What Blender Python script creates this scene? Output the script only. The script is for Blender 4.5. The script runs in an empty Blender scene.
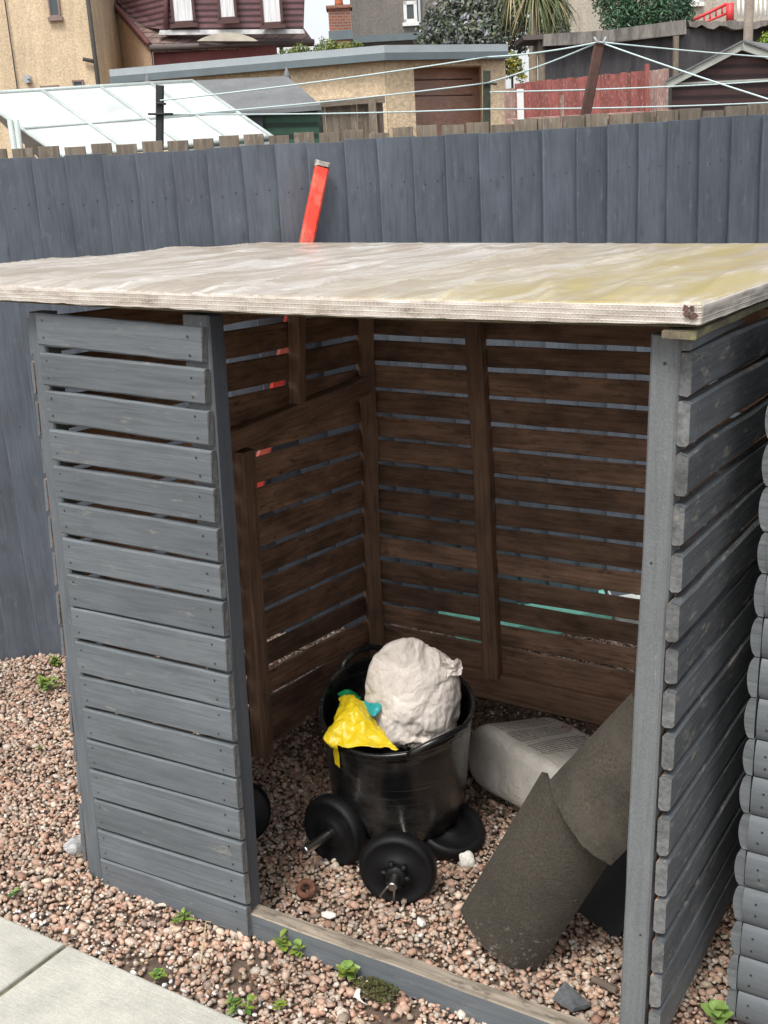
import bpy, bmesh, math, random
import numpy as np
from mathutils import Vector, Matrix, noise as mnoise
random.seed(7); rng = np.random.default_rng(7)
V = Vector; PI = math.pi
scene = bpy.context.scene
COL = scene.collection

# ------------------------------------------------------------------ camera
SC = 1.07
FPX, PITCH, YAW, ROLL = 1140.44, .2763, -.5513, -.0253
C = V((1.9559, -1.7287, 1.6168)) * SC
fw = V((math.sin(YAW)*math.cos(PITCH), math.cos(YAW)*math.cos(PITCH), -math.sin(PITCH)))
r0 = V((math.cos(YAW), -math.sin(YAW), 0)); u0 = r0.cross(fw)
cr, sr = math.cos(ROLL), math.sin(ROLL)
RT = r0*cr + u0*sr; UP = u0*cr - r0*sr
cam = bpy.data.cameras.new('camera'); camo = bpy.data.objects.new('camera', cam); COL.objects.link(camo)
cam.sensor_fit = 'VERTICAL'; cam.sensor_height = 24; cam.lens = 24*FPX/1024
cam.clip_end = 800; cam.clip_start = .05
M = Matrix((RT, UP, -fw)).transposed().to_4x4(); M.translation = C
camo.matrix_world = M
scene.camera = camo

def ray(u, v): return fw*FPX + RT*(u-384) - UP*(v-512)
def pl(u, v, ax, val):
    d = ray(u, v); return C + d*((val-C[ax])/d[ax])
UG = -ray(605, 4200).normalized()              # plumb direction of the fence and houses
FG = (fw - UG*fw.dot(UG)).normalized(); RG = FG.cross(UG)
def bg(u, v, Z):                               # point at horizontal distance Z on the sight line
    d = ray(u, v); return C + d*(Z/d.dot(FG))
def loc3(X, Z, Y): return C + RG*X + FG*Z + UG*Y
FK = .157; FX0, FZ0 = -1.429, 4.164
def fen(u, v, off=0.0):                        # point on the plane of the boundary fence
    d = ray(u, v); z = d.dot(FG); x = d.dot(RG)/z; y = d.dot(UG)/z
    Z = (FZ0+off-FK*FX0)/(1-FK*x)
    return loc3(x*Z, Z, y*Z)
FDIR = (RG + FG*FK).normalized(); FN = FDIR.cross(UG)*-1   # FN points towards the camera
if FN.dot(C-bg(300, 200, 4.3)) < 0: FN = -FN

# ------------------------------------------------------------------ object helpers
def tag(o, label=None, cat=None, group=None, kind=None):
    if label: o['label'] = label
    if cat: o['category'] = cat
    if group: o['group'] = group
    if kind: o['kind'] = kind
    return o
def thing(name, label, cat, loc=(0, 0, 0), group=None):
    o = bpy.data.objects.new(name, None); o.empty_display_size = .1
    o.location = loc; COL.objects.link(o)
    return tag(o, label, cat, group)
def wloc(o):
    p = V((0, 0, 0))
    while o is not None: p = p + o.location; o = o.parent
    return p
class MB:
    def __init__(s): s.v = []; s.f = []; s.m = []; s.sm = []
    def add(s, vs, fs, mat=0, smooth=False):
        b = len(s.v); s.v += [V(x) for x in vs]
        for f in fs: s.f.append([i+b for i in f]); s.m.append(mat); s.sm.append(smooth)
        return s
    def box(s, c, x, y, z, mat=0):             # centre and three half-extent vectors
        c, x, y, z = V(c), V(x), V(y), V(z)
        vs = [c+x*a+y*b+z*d for a in (-1, 1) for b in (-1, 1) for d in (-1, 1)]
        return s.add(vs, [(0,1,3,2),(4,6,7,5),(0,4,5,1),(2,3,7,6),(0,2,6,4),(1,5,7,3)], mat)
    def prism(s, pts, ext, mat=0):             # polygon swept along a vector
        n = len(pts); ext = V(ext); P = [V(p) for p in pts]
        vs = P + [p+ext for p in P]
        fs = [list(range(n)), list(range(2*n-1, n-1, -1))]
        fs += [(i, i+n, (i+1) % n+n, (i+1) % n) for i in range(n)]
        return s.add(vs, fs, mat)
    def tube(s, path, r, n=8, mat=0, cap=True, smooth=True):
        P = [V(p) for p in path]; R = r if isinstance(r, (list, tuple)) else [r]*len(P)
        vs = []; ref = None
        for i, p in enumerate(P):
            d = (P[min(i+1, len(P)-1)]-P[max(i-1, 0)]).normalized()
            if ref is None: ref = d.orthogonal().normalized()
            ref = (ref-d*ref.dot(d)).normalized(); b = d.cross(ref)
            vs += [p+(ref*math.cos(2*PI*k/n)+b*math.sin(2*PI*k/n))*R[i] for k in range(n)]
        fs = [(i*n+k, i*n+(k+1) % n, (i+1)*n+(k+1) % n, (i+1)*n+k) for i in range(len(P)-1) for k in range(n)]
        b0 = len(s.v); s.add(vs, fs, mat, smooth)
        if cap:
            s.f.append([b0+k for k in range(n-1, -1, -1)]); s.m.append(mat); s.sm.append(False)
            s.f.append([b0+(len(P)-1)*n+k for k in range(n)]); s.m.append(mat); s.sm.append(False)
        return s
    def lathe(s, prof, c, ax=(0, 0, 1), n=40, mat=0, smooth=True, fn=None):
        ax = V(ax).normalized(); a = ax.orthogonal().normalized(); b = ax.cross(a); c = V(c)
        vs = []
        for (r, h) in prof:
            for k in range(n):
                t = 2*PI*k/n; p = a*(math.cos(t)*r)+b*(math.sin(t)*r)+ax*h
                vs.append(c+(fn(p) if fn else p))
        fs = [(i*n+k, i*n+(k+1) % n, (i+1)*n+(k+1) % n, (i+1)*n+k) for i in range(len(prof)-1) for k in range(n)]
        return s.add(vs, fs, mat, smooth)
    def grid(s, fn, nu, nv, mat=0, smooth=True):
        vs = [fn(i/nu, j/nv) for j in range(nv+1) for i in range(nu+1)]
        fs = [(j*(nu+1)+i, j*(nu+1)+i+1, (j+1)*(nu+1)+i+1, (j+1)*(nu+1)+i) for j in range(nv) for i in range(nu)]
        return s.add(vs, fs, mat, smooth)
    def build(s, name, mats, parent=None, loc=None):
        if not isinstance(mats, (list, tuple)): mats = [mats]
        o0 = V((0, 0, 0))
        if parent is not None: o0 = wloc(parent)
        elif loc is not None: o0 = V(loc)
        me = bpy.data.meshes.new(name)
        me.from_pydata([tuple(p-o0) for p in s.v], [], s.f)
        for m in mats: me.materials.append(m)
        me.polygons.foreach_set('material_index', s.m)
        me.polygons.foreach_set('use_smooth', s.sm)
        me.validate(); me.update()
        bm = bmesh.new(); bm.from_mesh(me); bmesh.ops.recalc_face_normals(bm, faces=bm.faces); bm.to_mesh(me); bm.free()
        o = bpy.data.objects.new(name, me); COL.objects.link(o)
        if parent is not None: o.parent = parent
        elif loc is not None: o.location = loc
        return o

def plank(name, parent, p0, p1, outward, w, t, mats, edge=0, seg=8, jit=.0012, bev=.004, screws=None, endsplit=0, taper=None):
    """a sawn board from p0 to p1 (centre line), its face turned to 'outward'; local X runs along the grain.
    mats = [outer, inner, end, screw]"""
    p0, p1 = V(p0), V(p1); X = (p1-p0); L = X.length; X.normalize()
    Z = V(outward); Z = (Z-X*Z.dot(X)).normalized(); Y = Z.cross(X)
    hw, ht = w/2, t/2; b = bev
    prof = [(-hw+b, ht), (hw-b, ht), (hw, ht-b), (hw, -ht+b), (hw-b, -ht), (-hw+b, -ht), (-hw, -ht+b), (-hw, ht-b)]
    pm = [0, 0, edge, 1, 1, 1, edge, 0]
    vs, fs, ms = [], [], []
    ph = random.random()*100
    for i in range(seg+1):
        x = L*i/seg
        dy = (mnoise.noise((x*3, ph, 0)))*jit*2; dz = mnoise.noise((x*3, ph, 9))*jit
        for k, (y, z) in enumerate(prof):
            jy = mnoise.noise((x*14, ph+k*3.1, 4))*jit*1.3
            zz = z
            if taper: zz = z + taper*(y/w)*(1 if z > 0 else 0)
            ex = 0
            if i in (0, seg) and k in (0, 1, 7): ex = -b*.5 if i == seg else b*.5
            vs.append((x+ex, y+dy+jy, zz+dz))
    for i in range(seg):
        for k in range(8):
            a = i*8+k; c2 = i*8+(k+1) % 8
            fs.append((a, a+8, c2+8, c2)); ms.append(pm[k])
    fs.append(tuple(range(8))); ms.append(2)
    fs.append(tuple(seg*8+k for k in range(7, -1, -1))); ms.append(2)
    if screws:
        for (sx, sy, r) in screws:
            n = 8; b0 = len(vs); h = ht+.0009
            vs += [(sx+math.cos(2*PI*k/n)*r, sy+math.sin(2*PI*k/n)*r, h) for k in range(n)]
            fs.append(tuple(b0+k for k in range(n))); ms.append(3)
    me = bpy.data.meshes.new(name); me.from_pydata(vs, [], fs)
    for m in mats: me.materials.append(m)
    me.polygons.foreach_set('material_index', ms)
    me.validate(); me.update()
    bm = bmesh.new(); bm.from_mesh(me); bmesh.ops.recalc_face_normals(bm, faces=[f for f in bm.faces if f.material_index != 3]); bm.to_mesh(me); bm.free()
    o = bpy.data.objects.new(name, me); COL.objects.link(o)
    mt = Matrix((X, Y, Z)).transposed().to_4x4()
    o.parent = parent
    o.rotation_mode = 'QUATERNION'; o.rotation_quaternion = mt.to_quaternion()
    o.location = p0 - (wloc(parent) if parent is not None else V((0, 0, 0)))
    return o

# ------------------------------------------------------------------ materials
class NT:
    def __init__(s, name):
        s.m = bpy.data.materials.new(name); s.m.use_nodes = True; s.t = s.m.node_tree; s.n = s.t.nodes
        s.b = s.n['Principled BSDF']
    def new(s, t, **kw):
        n = s.n.new(t)
        for k, v in kw.items():
            if hasattr(n, k): setattr(n, k, v)
            else: n.inputs[k.replace('_', ' ')].default_value = v
        return n
    def l(s, a, b): s.t.links.new(a, b)
    def coord(s, kind='Object', scale=(1, 1, 1), rnd=True, rot=(0, 0, 0)):
        tc = s.new('ShaderNodeTexCoord'); mp = s.new('ShaderNodeMapping'); mp.inputs['Scale'].default_value = scale
        mp.inputs['Rotation'].default_value = rot
        out = tc.outputs[kind]
        s.l(out, mp.inputs['Vector'])
        if rnd:
            oi = s.new('ShaderNodeObjectInfo'); mu = s.new('ShaderNodeMath', operation='MULTIPLY'); mu.inputs[1].default_value = 91.7
            s.l(oi.outputs['Random'], mu.inputs[0]); ad = s.new('ShaderNodeVectorMath', operation='ADD')
            s.l(mp.outputs[0], ad.inputs[0]); s.l(mu.outputs[0], ad.inputs[1]); return ad.outputs[0]
        return mp.outputs[0]
    def noise(s, vec, scale, detail=5, rough=.6, dist=0):
        n = s.new('ShaderNodeTexNoise'); n.inputs['Scale'].default_value = scale; n.inputs['Detail'].default_value = detail
        n.inputs['Roughness'].default_value = rough; n.inputs['Distortion'].default_value = dist
        s.l(vec, n.inputs['Vector']); return n.outputs['Fac']
    def ramp(s, fac, stops):
        r = s.new('ShaderNodeValToRGB'); e = r.color_ramp.elements
        while len(e) < len(stops): e.new(.5)
        for q, (p, c) in zip(e, stops):
            q.position = p; q.color = (c[0], c[1], c[2], 1) if not isinstance(c, (int, float)) else (c, c, c, 1)
        s.l(fac, r.inputs[0]); return r.outputs[0]
    def mix(s, fac, a, b, mode='MIX'):
        m = s.new('ShaderNodeMix', data_type='RGBA', blend_type=mode)
        for sock, val in ((m.inputs[0], fac), (m.inputs[6], a), (m.inputs[7], b)):
            if isinstance(val, (int, float)): sock.default_value = val
            elif isinstance(val, (tuple, list)): sock.default_value = (val[0], val[1], val[2], 1)
            else: s.l(val, sock)
        return m.outputs[2]
    def math(s, op, a, b=0.0):
        m = s.new('ShaderNodeMath', operation=op)
        for i, v in enumerate((a, b)):
            if isinstance(v, (int, float)): m.inputs[i].default_value = v
            else: s.l(v, m.inputs[i])
        return m.outputs[0]
    def bump(s, h, strength=.3, dist=.002, prev=None):
        b = s.new('ShaderNodeBump'); b.inputs['Strength'].default_value = strength; b.inputs['Distance'].default_value = dist
        s.l(h, b.inputs['Height'])
        if prev: s.l(prev, b.inputs['Normal'])
        return b.outputs[0]
    def done(s, col=None, rough=.7, normal=None, **kw):
        if col is not None:
            if isinstance(col, (tuple, list)): s.b.inputs['Base Color'].default_value = (*col[:3], 1)
            else: s.l(col, s.b.inputs['Base Color'])
        if isinstance(rough, (int, float)): s.b.inputs['Roughness'].default_value = rough
        else: s.l(rough, s.b.inputs['Roughness'])
        if normal: s.l(normal, s.b.inputs['Normal'])
        for k, v in kw.items(): s.b.inputs[k.replace('_', ' ')].default_value = v
        return s.m
def mul(c, k): return tuple(x*k for x in c)
def lerp(a, b, t): return tuple(x+(y-x)*t for x, y in zip(a, b))

def wood(name, base, wear=None, wear_amt=.0, grain=.25, bump=.45, rough=.75, vary=.25, knots=.5, speck=0, rings=False):
    k = NT(name)
    co = k.coord('Object', (1.6, 30, 30))
    g = k.noise(co, 3.2, 7, .62, .6)
    co2 = k.coord('Object', (3, 7, 7))
    bl = k.noise(co2, 1.8, 4, .6)
    col = k.ramp(g, [(.25, mul(base, 1-grain*1.5)), (.5, base), (.78, mul(base, 1+grain))])
    blc = k.ramp(bl, [(.3, 1-vary), (.7, 1+vary*.6)])
    col = k.mix(1.0, col, blc, 'MULTIPLY')
    oi = k.new('ShaderNodeObjectInfo')
    rv = k.ramp(oi.outputs['Random'], [(0, 1-vary*.8), (1, 1+vary*.5)])
    col = k.mix(1.0, col, rv, 'MULTIPLY')
    if knots:
        ck = k.coord('Object', (5.5, 13, 13)); vo = k.new('ShaderNodeTexVoronoi'); vo.inputs['Scale'].default_value = 1.0
        k.l(ck, vo.inputs['Vector'])
        kn = k.ramp(vo.outputs['Distance'], [(.06, 1), (.17, 0)])
        col = k.mix(k.math('MULTIPLY', kn, knots), col, mul(base, .45))
    if wear and wear_amt:
        cw = k.coord('Object', (7, 22, 22)); wn = k.noise(cw, 2.2, 8, .7)
        wf = k.ramp(wn, [(1-.36-wear_amt*.2, 0), (1-.30-wear_amt*.2+.05, 1)])
        col = k.mix(wf, col, wear)
    h = k.math('ADD', k.math('MULTIPLY', g, 1.0), k.math('MULTIPLY', bl, .6))
    if speck:
        cs = k.coord('Object', (1, 1, 1)); sn = k.noise(cs, 260, 2, .5)
        col = k.mix(1.0, col, k.ramp(sn, [(.3, 1-speck), (.7, 1+speck)]), 'MULTIPLY')
        h = k.math('ADD', h, k.math('MULTIPLY', sn, .5))
    rg = k.ramp(g, [(.2, min(1, rough+.12)), (.8, rough-.1)])
    return k.done(col, rg, k.bump(h, bump, .0022))

def rough_mat(name, base, vary=.3, scale=8, bump=.4, rough=.85, fine=120, dist=.003, kind='Object', tint=None, tint_scale=2., spec=.5, finevary=.2, metallic=0, streak=(1,1,1)):
    k = NT(name); co = k.coord(kind, streak)
    a = k.noise(co, scale, 6, .6); f = k.noise(co, fine, 3, .6)
    col = k.ramp(a, [(.3, mul(base, 1-vary)), (.7, mul(base, 1+vary))])
    col = k.mix(1.0, col, k.ramp(f, [(.3, 1-finevary), (.7, 1+finevary)]), 'MULTIPLY')
    if tint is not None:
        t = k.noise(co, tint_scale, 5, .65)
        col = k.mix(k.ramp(t, [(.48, 0), (.66, .85)]), col, tint)
    h = k.math('ADD', a, k.math('MULTIPLY', f, .6))
    m = k.done(col, rough, k.bump(h, bump, dist), Metallic=metallic); k.b.inputs['Specular IOR Level'].default_value = spec
    return m

GREY = (.113, .127, .138)
m_slat = wood('grey_painted_slat', GREY, wear=(.20, .19, .17), wear_amt=.2, grain=.2, vary=.16, bump=.6, rough=.6, knots=.18)
m_slat_worn = wood('worn_grey_slat', (.10,.11,.118), wear=(.25, .235, .20), wear_amt=.42, grain=.28, vary=.25, bump=.6, rough=.6, knots=.2)
m_slat_end = wood('worn_slat_end', (.13, .134, .134), wear=(.24, .21, .16), wear_amt=.25, grain=.35, vary=.3, bump=.7)
m_post = wood('grey_painted_post', (.135, .144, .148), wear=(.3, .3, .29), wear_amt=.08, grain=.12, vary=.1, bump=.5, rough=.6, knots=.1, speck=.12)
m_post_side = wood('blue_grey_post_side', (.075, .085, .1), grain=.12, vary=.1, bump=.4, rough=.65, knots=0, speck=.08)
m_brown = wood('brown_raw_slat', (.345, .205, .132), wear=(.14, .085, .056), wear_amt=.4, grain=.36, vary=.55, bump=.5, rough=.8, knots=.6)
m_brown_post = wood('brown_raw_post', (.35, .21, .135), grain=.35, vary=.35, bump=.6, rough=.8, knots=.5)
m_sill = wood('weathered_sill_top', (.25, .21, .165), wear=(.12, .1, .08), wear_amt=.5, grain=.4, vary=.3, bump=.8, rough=.9)
m_fence = wood('blue_grey_fence', (.098, .115, .140), wear=(.13, .145, .165), wear_amt=.34, grain=.18, vary=.2, bump=.55, rough=.6, knots=.45)
m_picket = wood('weathered_picket', (.2, .165, .125), wear=(.3, .27, .23), wear_amt=.4, grain=.35, vary=.3, bump=.6, rough=.9)
m_screw = NT('dark_screw').done((.05, .05, .05), .5, Metallic=.6)
m_nail = NT('pale_screw').done((.3, .3, .3), .45, Metallic=.5)
m_log = wood('grey_log_lap', (.125, .140, .150), wear=(.2, .2, .19), wear_amt=.22, grain=.13, vary=.14, bump=.3, rough=.55, knots=.2)
m_log_end = wood('log_lap_end', (.13, .142, .15), wear=(.2, .21, .21), wear_amt=.35, grain=.3, vary=.1, bump=.7, rough=.65, knots=0)

# ------------------------------------------------------------------ world and sun
SUN_EL = 58.0
sun_dir = (V((.10, -.99, 0)).normalized()*math.cos(math.radians(SUN_EL)) + V((0, 0, math.sin(math.radians(SUN_EL))))).normalized()
w = bpy.data.worlds.new('World'); scene.world = w; w.use_nodes = True
nt = w.node_tree; bgn = nt.nodes['Background']; sky = nt.nodes.new('ShaderNodeTexSky')
sky.sky_type = 'NISHITA'; sky.sun_disc = False; sky.sun_elevation = math.radians(SUN_EL)
sky.sun_rotation = math.atan2(sun_dir.x, sun_dir.y); sky.air_density = 1.0; sky.dust_density = 3.0; sky.ozone_density = 1.0
hs = nt.nodes.new('ShaderNodeHueSaturation'); hs.inputs['Saturation'].default_value = .2
nt.links.new(sky.outputs[0], hs.inputs['Color']); nt.links.new(hs.outputs[0], bgn.inputs['Color'])
bgn.inputs['Strength'].default_value = .15
sl = bpy.data.lights.new('sun', 'SUN'); sl.energy = 1.7; sl.angle = math.radians(18); sl.color = (1, .965, .91)
so = bpy.data.objects.new('sun', sl); COL.objects.link(so); so.location = (0, -3, 8)
so.rotation_euler = (-sun_dir).to_track_quat('-Z', 'Y').to_euler()
vs_ = scene.view_settings; vs_.view_transform = 'Standard'; vs_.look = 'None'; vs_.gamma = 1; vs_.exposure = 0.66

# ------------------------------------------------------------------ the shed
W, D = 1.53, 1.453
shed = thing('log_store', 'open-fronted slatted log store with grey painted outside and sheeted flat roof', 'log store', (W/2, D/2, 0))
GS = [m_slat, m_brown, m_slat_end, m_screw]
# front-left panel: tops/bottoms of the slats read along their left and right ends
right_tb = [(328.7,362),(369.7,404),(411.3,445),(452.7,484.6),(490.5,523.4),(529.8,561.6),(567,598.8),(604,635.7),(640.5,671.8),(677.6,708.2),(712,741),(747.9,776.8),(780,808.8),(812.3,840),(844.6,873.4),(878,903),(907.6,933.7)]
left_tb = [(311.5,345.7),(352,385.7),(390,422.8),(428.7,460),(465,497.7),(502,533),(537.4,569),(572.5,605.7),(608,638),(640.3,673),(675.4,706),(708,738.3),(740,766.8),(769,797),(799,826.4),(828,858.6),(860,881)]
W1 = .535
def edge_x(v, top, bot): return top[0]+(v-top[1])*(bot[0]-top[0])/(bot[1]-top[1])
slat_t = .018
for i, ((rt, rb), (lt, lb)) in enumerate(zip(right_tb, left_tb)):
    xr = edge_x((rt+rb)/2, (199.6, 328.7), (246.5, 920)); xl = edge_x((lt+lb)/2, (32.5, 311.7), (101.6, 881))
    a = (pl(xl, lt, 1, -slat_t), pl(xl, lb, 1, -slat_t)); b = (pl(xr, rt, 1, -slat_t), pl(xr, rb, 1, -slat_t))
    zl = (a[0].z+a[1].z)/2; zr = (b[0].z+b[1].z)/2
    h = ((a[0].z-a[1].z)+(b[0].z-b[1].z))/2
    x0 = a[0].x; x1 = b[0].x
    if i == 16: h += .012; zl -= .006; zr -= .006
    x0 = max(min(x0, .075), .03); L = x1-x0
    scr = [(L-.03-random.random()*.012, dy+random.uniform(-.004, .004), .0028) for dy in (-h*.28, h*.26)] + [(.022, dy, .0026) for dy in (-h*.25, h*.28)]
    plank('slat', shed, (x0, -slat_t/2-.0005, zl), (x1, -slat_t/2-.0005, zr), (0, -1, 0), h, slat_t, GS, seg=12, jit=.0014, screws=scr)
PM = [m_post, m_post_side, m_post, m_screw]
# corner post, front-left panel post, front-right post
plank('post', shed, (.026, .024, -.05), (.026, .024, 1.475), (0, -1, 0), .052, .046, [m_slat, m_brown, m_slat, m_screw], seg=14, jit=.001)
plank('post', shed, (W1-.035+.003, .024, -.05), (W1-.035, .024, 1.487), (0, -1, 0), .07, .047, [m_post, m_brown_post, m_post, m_screw], seg=14, jit=.0008)
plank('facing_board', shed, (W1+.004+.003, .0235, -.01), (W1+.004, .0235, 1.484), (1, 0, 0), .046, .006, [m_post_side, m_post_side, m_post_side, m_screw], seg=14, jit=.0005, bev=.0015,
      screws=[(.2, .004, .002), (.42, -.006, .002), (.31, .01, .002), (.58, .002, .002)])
rpx = [(653, 331), (617.8, 1024)]
xa = pl(653, 331, 1, 0).x; xb = pl(617.8, 1024, 1, 0).x
plank('post', shed, ((xb+W)/2-.005, .024, -.06), ((xa+W)/2+.001, .024, 1.487), (0, -1, 0), .05, .047, [m_post, m_post, m_post, m_screw], edge=0, seg=16, jit=.0011,
      screws=[(1.5, 0, .003), (1.15, .006, .0025), (.4, -.01, .0025)])
# back posts and uprights
plank('post', shed, (.03, D-.03, -.04), (.022, D-.03, 1.46), (.7, -.7, 0), .055, .05, [m_brown_post, m_brown_post, m_brown_post, m_screw], seg=14, jit=.004, edge=0)
plank('post', shed, (W-.03, D-.028, -.04), (W-.03, D-.028, 1.47), (0, -1, 0), .06, .05, [m_brown_post]*3+[m_screw], seg=10, jit=.002)
def wallpt_l(u, v): return pl(u, v, 0, .0)
def wallpt_b(u, v): return pl(u, v, 1, D)
ub0 = pl(490, 660, 1, D-.045); ub1 = pl(470, 322, 1, D-.045)
plank('upright', shed, (ub0.x, D-.024, .10), (ub1.x, D-.024, 1.44), (0, -1, 0), .058, .044, [m_brown_post]*3+[m_screw], seg=14, jit=.0035)
# left wall slats
LF = [(1.44, 1.44)]
def band_l(a, b):   # gap line on the left wall from two picture points -> z at y=0 and y=D
    A, B = pl(*a, 0, 0), pl(*b, 0, 0); s = (B.z-A.z)/(B.y-A.y); return A.z-s*A.y, A.z+s*(D-A.y), B
FGAPS = [((217.5,326.4),(287.5,317),5.0),((219.7,361),(351,335.4),4.2),((222,394.7),(355,365.7),3.6),((224.4,429),(356,396),3.2),((227,461),(359,423),3.4),((229,492.5),(361,452),3.6),((231.8,526),(365,479),2.6),((234.8,557.3),(367,505.3),2.6),((235,587),(370,531.8),2.4),((238.5,619.6),(372,559.5),1.8),((240,652.5),(376,586.5),2.0),((243,678),(377,611),2.4),((245,707),(378,637.5),1.6)]
prev = (1.452, 1.452)
BR = [m_brown, m_brown, m_slat_end, m_screw]
OUTG = [m_slat, m_brown, m_slat_end, m_screw]
for i, (a, b, gpx) in enumerate(FGAPS+[None]) if False else enumerate(FGAPS):
    z0, z1, B = band_l(a, b)
    gap = gpx*1.12/FPX*3.35 + .011*(C.z-z1)/C.x*.85
    t0, t1 = prev
    plank('slat', shed, (-.0085, .002+random.random()*.006, (t0+z0)/2), (-.0065, D+.01, (t1+z1)/2), (-1, 0, 0), ((t0-z0)+(t1-z1))/2, .011, [m_slat, m_brown, m_slat, m_screw], edge=0, seg=12, jit=.002)
    prev = (z0-gap, z1-gap)
plank('slat', shed, (-.008, 0.0, (prev[0]+.002)/2), (-.008, D+.01, (prev[1]+.002)/2), (-1, 0, 0), (prev[0]+prev[1])/2-.004, .015, [m_slat, m_brown, m_slat, m_screw], edge=0, seg=12, jit=.002)
# back wall slats
BG_L = [334.4,361,386.6,412,437.3,461.4,485.8,511,535,557.7,581,603.4,625.5]
BG_LX = [369.6,372,374.5,377,379,381.4,384,386.6,389,391,393,395,397.4]
BG_R = [347.3,375.7,407,436,461.6,489.3,515.8,543,570.7,595,620.7,645.5,670]
BG_RX = [651.8,650,648,646.5,644.6,643,641,640,638.5,637,635.8,634,632]
BG_G = [4.6,4.4,3.4,2.9,2.9,3,3.2,2.8,2.4,3.2,2.6,2.2,2.2]
prev = (1.452, 1.452)
for i in range(13):
    A, B = pl(BG_LX[i], BG_L[i], 1, D), pl(BG_RX[i], BG_R[i], 1, D)
    s = (B.z-A.z)/(B.x-A.x); z0 = A.z-s*A.x; z1 = A.z+s*(W-A.x)
    gap = BG_G[i]*1.15/FPX*3.3 + .011*(C.z-z0)/(D-C.y)
    plank('slat', shed, (0, D+.006, (prev[0]+z0)/2), (W+.01, D+.006, (prev[1]+z1)/2), (0, 1, 0), ((prev[0]-z0)+(prev[1]-z1))/2, .011, OUTG, edge=1, seg=12, jit=.002)
    prev = (z0-gap, z1-gap)
plank('slat', shed, (0, D+.011, (prev[0]+.012)/2), (W+.01, D+.011, (prev[1]+.012)/2), (0, 1, 0), (prev[0]+prev[1])/2-.012, .02, OUTG, edge=1, seg=12, jit=.003)
plank('bottom_rail', shed, (.06, D-.012, .06), (W-.06, D-.012, .055), (0, -1, 0), .1, .022, [m_brown_post]*3+[m_screw], seg=10, jit=.002)
# left wall uprights and the sloping brace
l0 = pl(262, 725, 0, .025); l1 = pl(243, 450, 0, .025)
plank('upright', shed, (.024, l0.y, -.02), (.024, l1.y, l1.z+.0), (1, 0, 0), .062, .046, [m_brown_post]*3+[m_screw], seg=12, jit=.003)
t0_ = pl(297, 404, 0, .022); t1_ = pl(297, 318, 0, .022)
plank('upright', shed, (.024, t0_.y, t0_.z), (.024, t1_.y, 1.45), (1, 0, 0), .04, .042, [m_brown_post]*3+[m_screw], seg=6, jit=.002)
b0_ = pl(219, 447, 0, .03); b1_ = pl(356, 388, 0, .03)
plank('brace', shed, (.026, b0_.y-.05, b0_.z-.0), (.026, D-.05, b1_.z), (1, 0, 0), .062, .046, [m_brown_post]*3+[m_screw], seg=12, jit=.003)
# right wall slats, each end at the front seen
RS = [((683.7,352.7),(682.7,396.7)),((679,401.6),(677.8,446.9)),((674.5,454.3),(675,496.3)),((673,505.4),(670,545.4)),((667,554),(666,591)),((670,599),(669,638)),((663,648),(661,682.5)),((660,690),(659,727)),((657,733),(656,768)),((656,775),(654,809)),((653.4,816),(651,853)),((651,859),(648.5,893)),((647,898),(646,931)),((645.6,937),(643.6,969.5)),((643.6,973),(642.6,1003.7)),((641.7,1007.6),(640,1043))]
for i, (a, b) in enumerate(RS):
    A, B = pl(*a, 1, .004), pl(*b, 1, .004)
    yy = .006 if i != 5 else -.012; xx = W+.0115+(.004 if i == 5 else random.uniform(-.001, .0015))
    zc = (A.z+B.z)/2; h = A.z-B.z
    dz = [.0, .002, -.004, -.003, .002, .004, 0, .003, 0, -.002, .002, .004, .001, 0, 0, 0][i]
    mats = [m_slat_worn if i not in (5,) else m_slat_worn, m_brown, m_slat_end, m_nail]
    plank('slat', shed, (xx, yy, zc), (xx, D+.01, zc+dz), (1, 0, 0), h, .022, mats, edge=0, seg=14, jit=.0022, bev=.005,
          screws=[(.05+random.random()*.03, h*.22, .003), (.06, -h*.2, .003)])
A = pl(683, 338, 1, .0)
plank('slat', shed, (W+.011, .006, 1.474), (W+.011, .34, 1.480), (1, 0, 0), .026, .02, OUTG, edge=0, seg=6, jit=.002)
plank('upright', shed, (W-.022, .75, -.02), (W-.022, .75, 1.46), (-1, 0, 0), .06, .044, [m_brown_post]*3+[m_screw], seg=8, jit=.002)
# sill across the opening
zs = .056
plank('sill', shed, (W1+.003, .021, .022), (W-.045, .021, .029), (0, 0, 1), .043, .072, [m_sill, m_slat, m_slat, m_screw], edge=1, seg=16, jit=.0016, bev=.003)

# ------------------------------------------------------------------ roof
XR, XL = 1.574, -.52
YF, YB = -.042, 1.60
def sag(x): return .010*((x-.62)/.95)**2-.004
def roof_z(x, y):
    t = (y-YF)/(YB-YF)
    return 1.537+sag(x)*(1-t)+.010*t
m_ply = wood('mossy_ply', (.16, .135, .09), wear=(.2, .2, .08), wear_amt=.6, grain=.3, vary=.35, bump=.6, rough=.9, knots=0)
m_under = wood('roof_underside', (.16, .12, .085), grain=.3, vary=.3, bump=.4, rough=.9)
def roof_slab(x0, x1, y0, y1, ztop, zbot):
    mb = MB(); n = 24
    vs = []
    for j in range(2):
        for i in range(n+1):
            x = x0+(x1-x0)*i/n; y = (y0, y1)[j]
            z = roof_z(x, y); vs.append((x, y, z-ztop)); vs.append((x, y, z-zbot))
    o = 2*(n+1); fs = []
    for i in range(n):
        a = 2*i; fs += [(a, a+2, a+2+o, a+o), (a+1, a+1+o, a+3+o, a+3), (a, a+1, a+3, a+2), (a+o, a+2+o, a+3+o, a+1+o)]
    fs += [(0, o, o+1, 1), (2*n, 2*n+1, 2*n+1+o, 2*n+o)]
    return mb.add(vs, fs)
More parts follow.
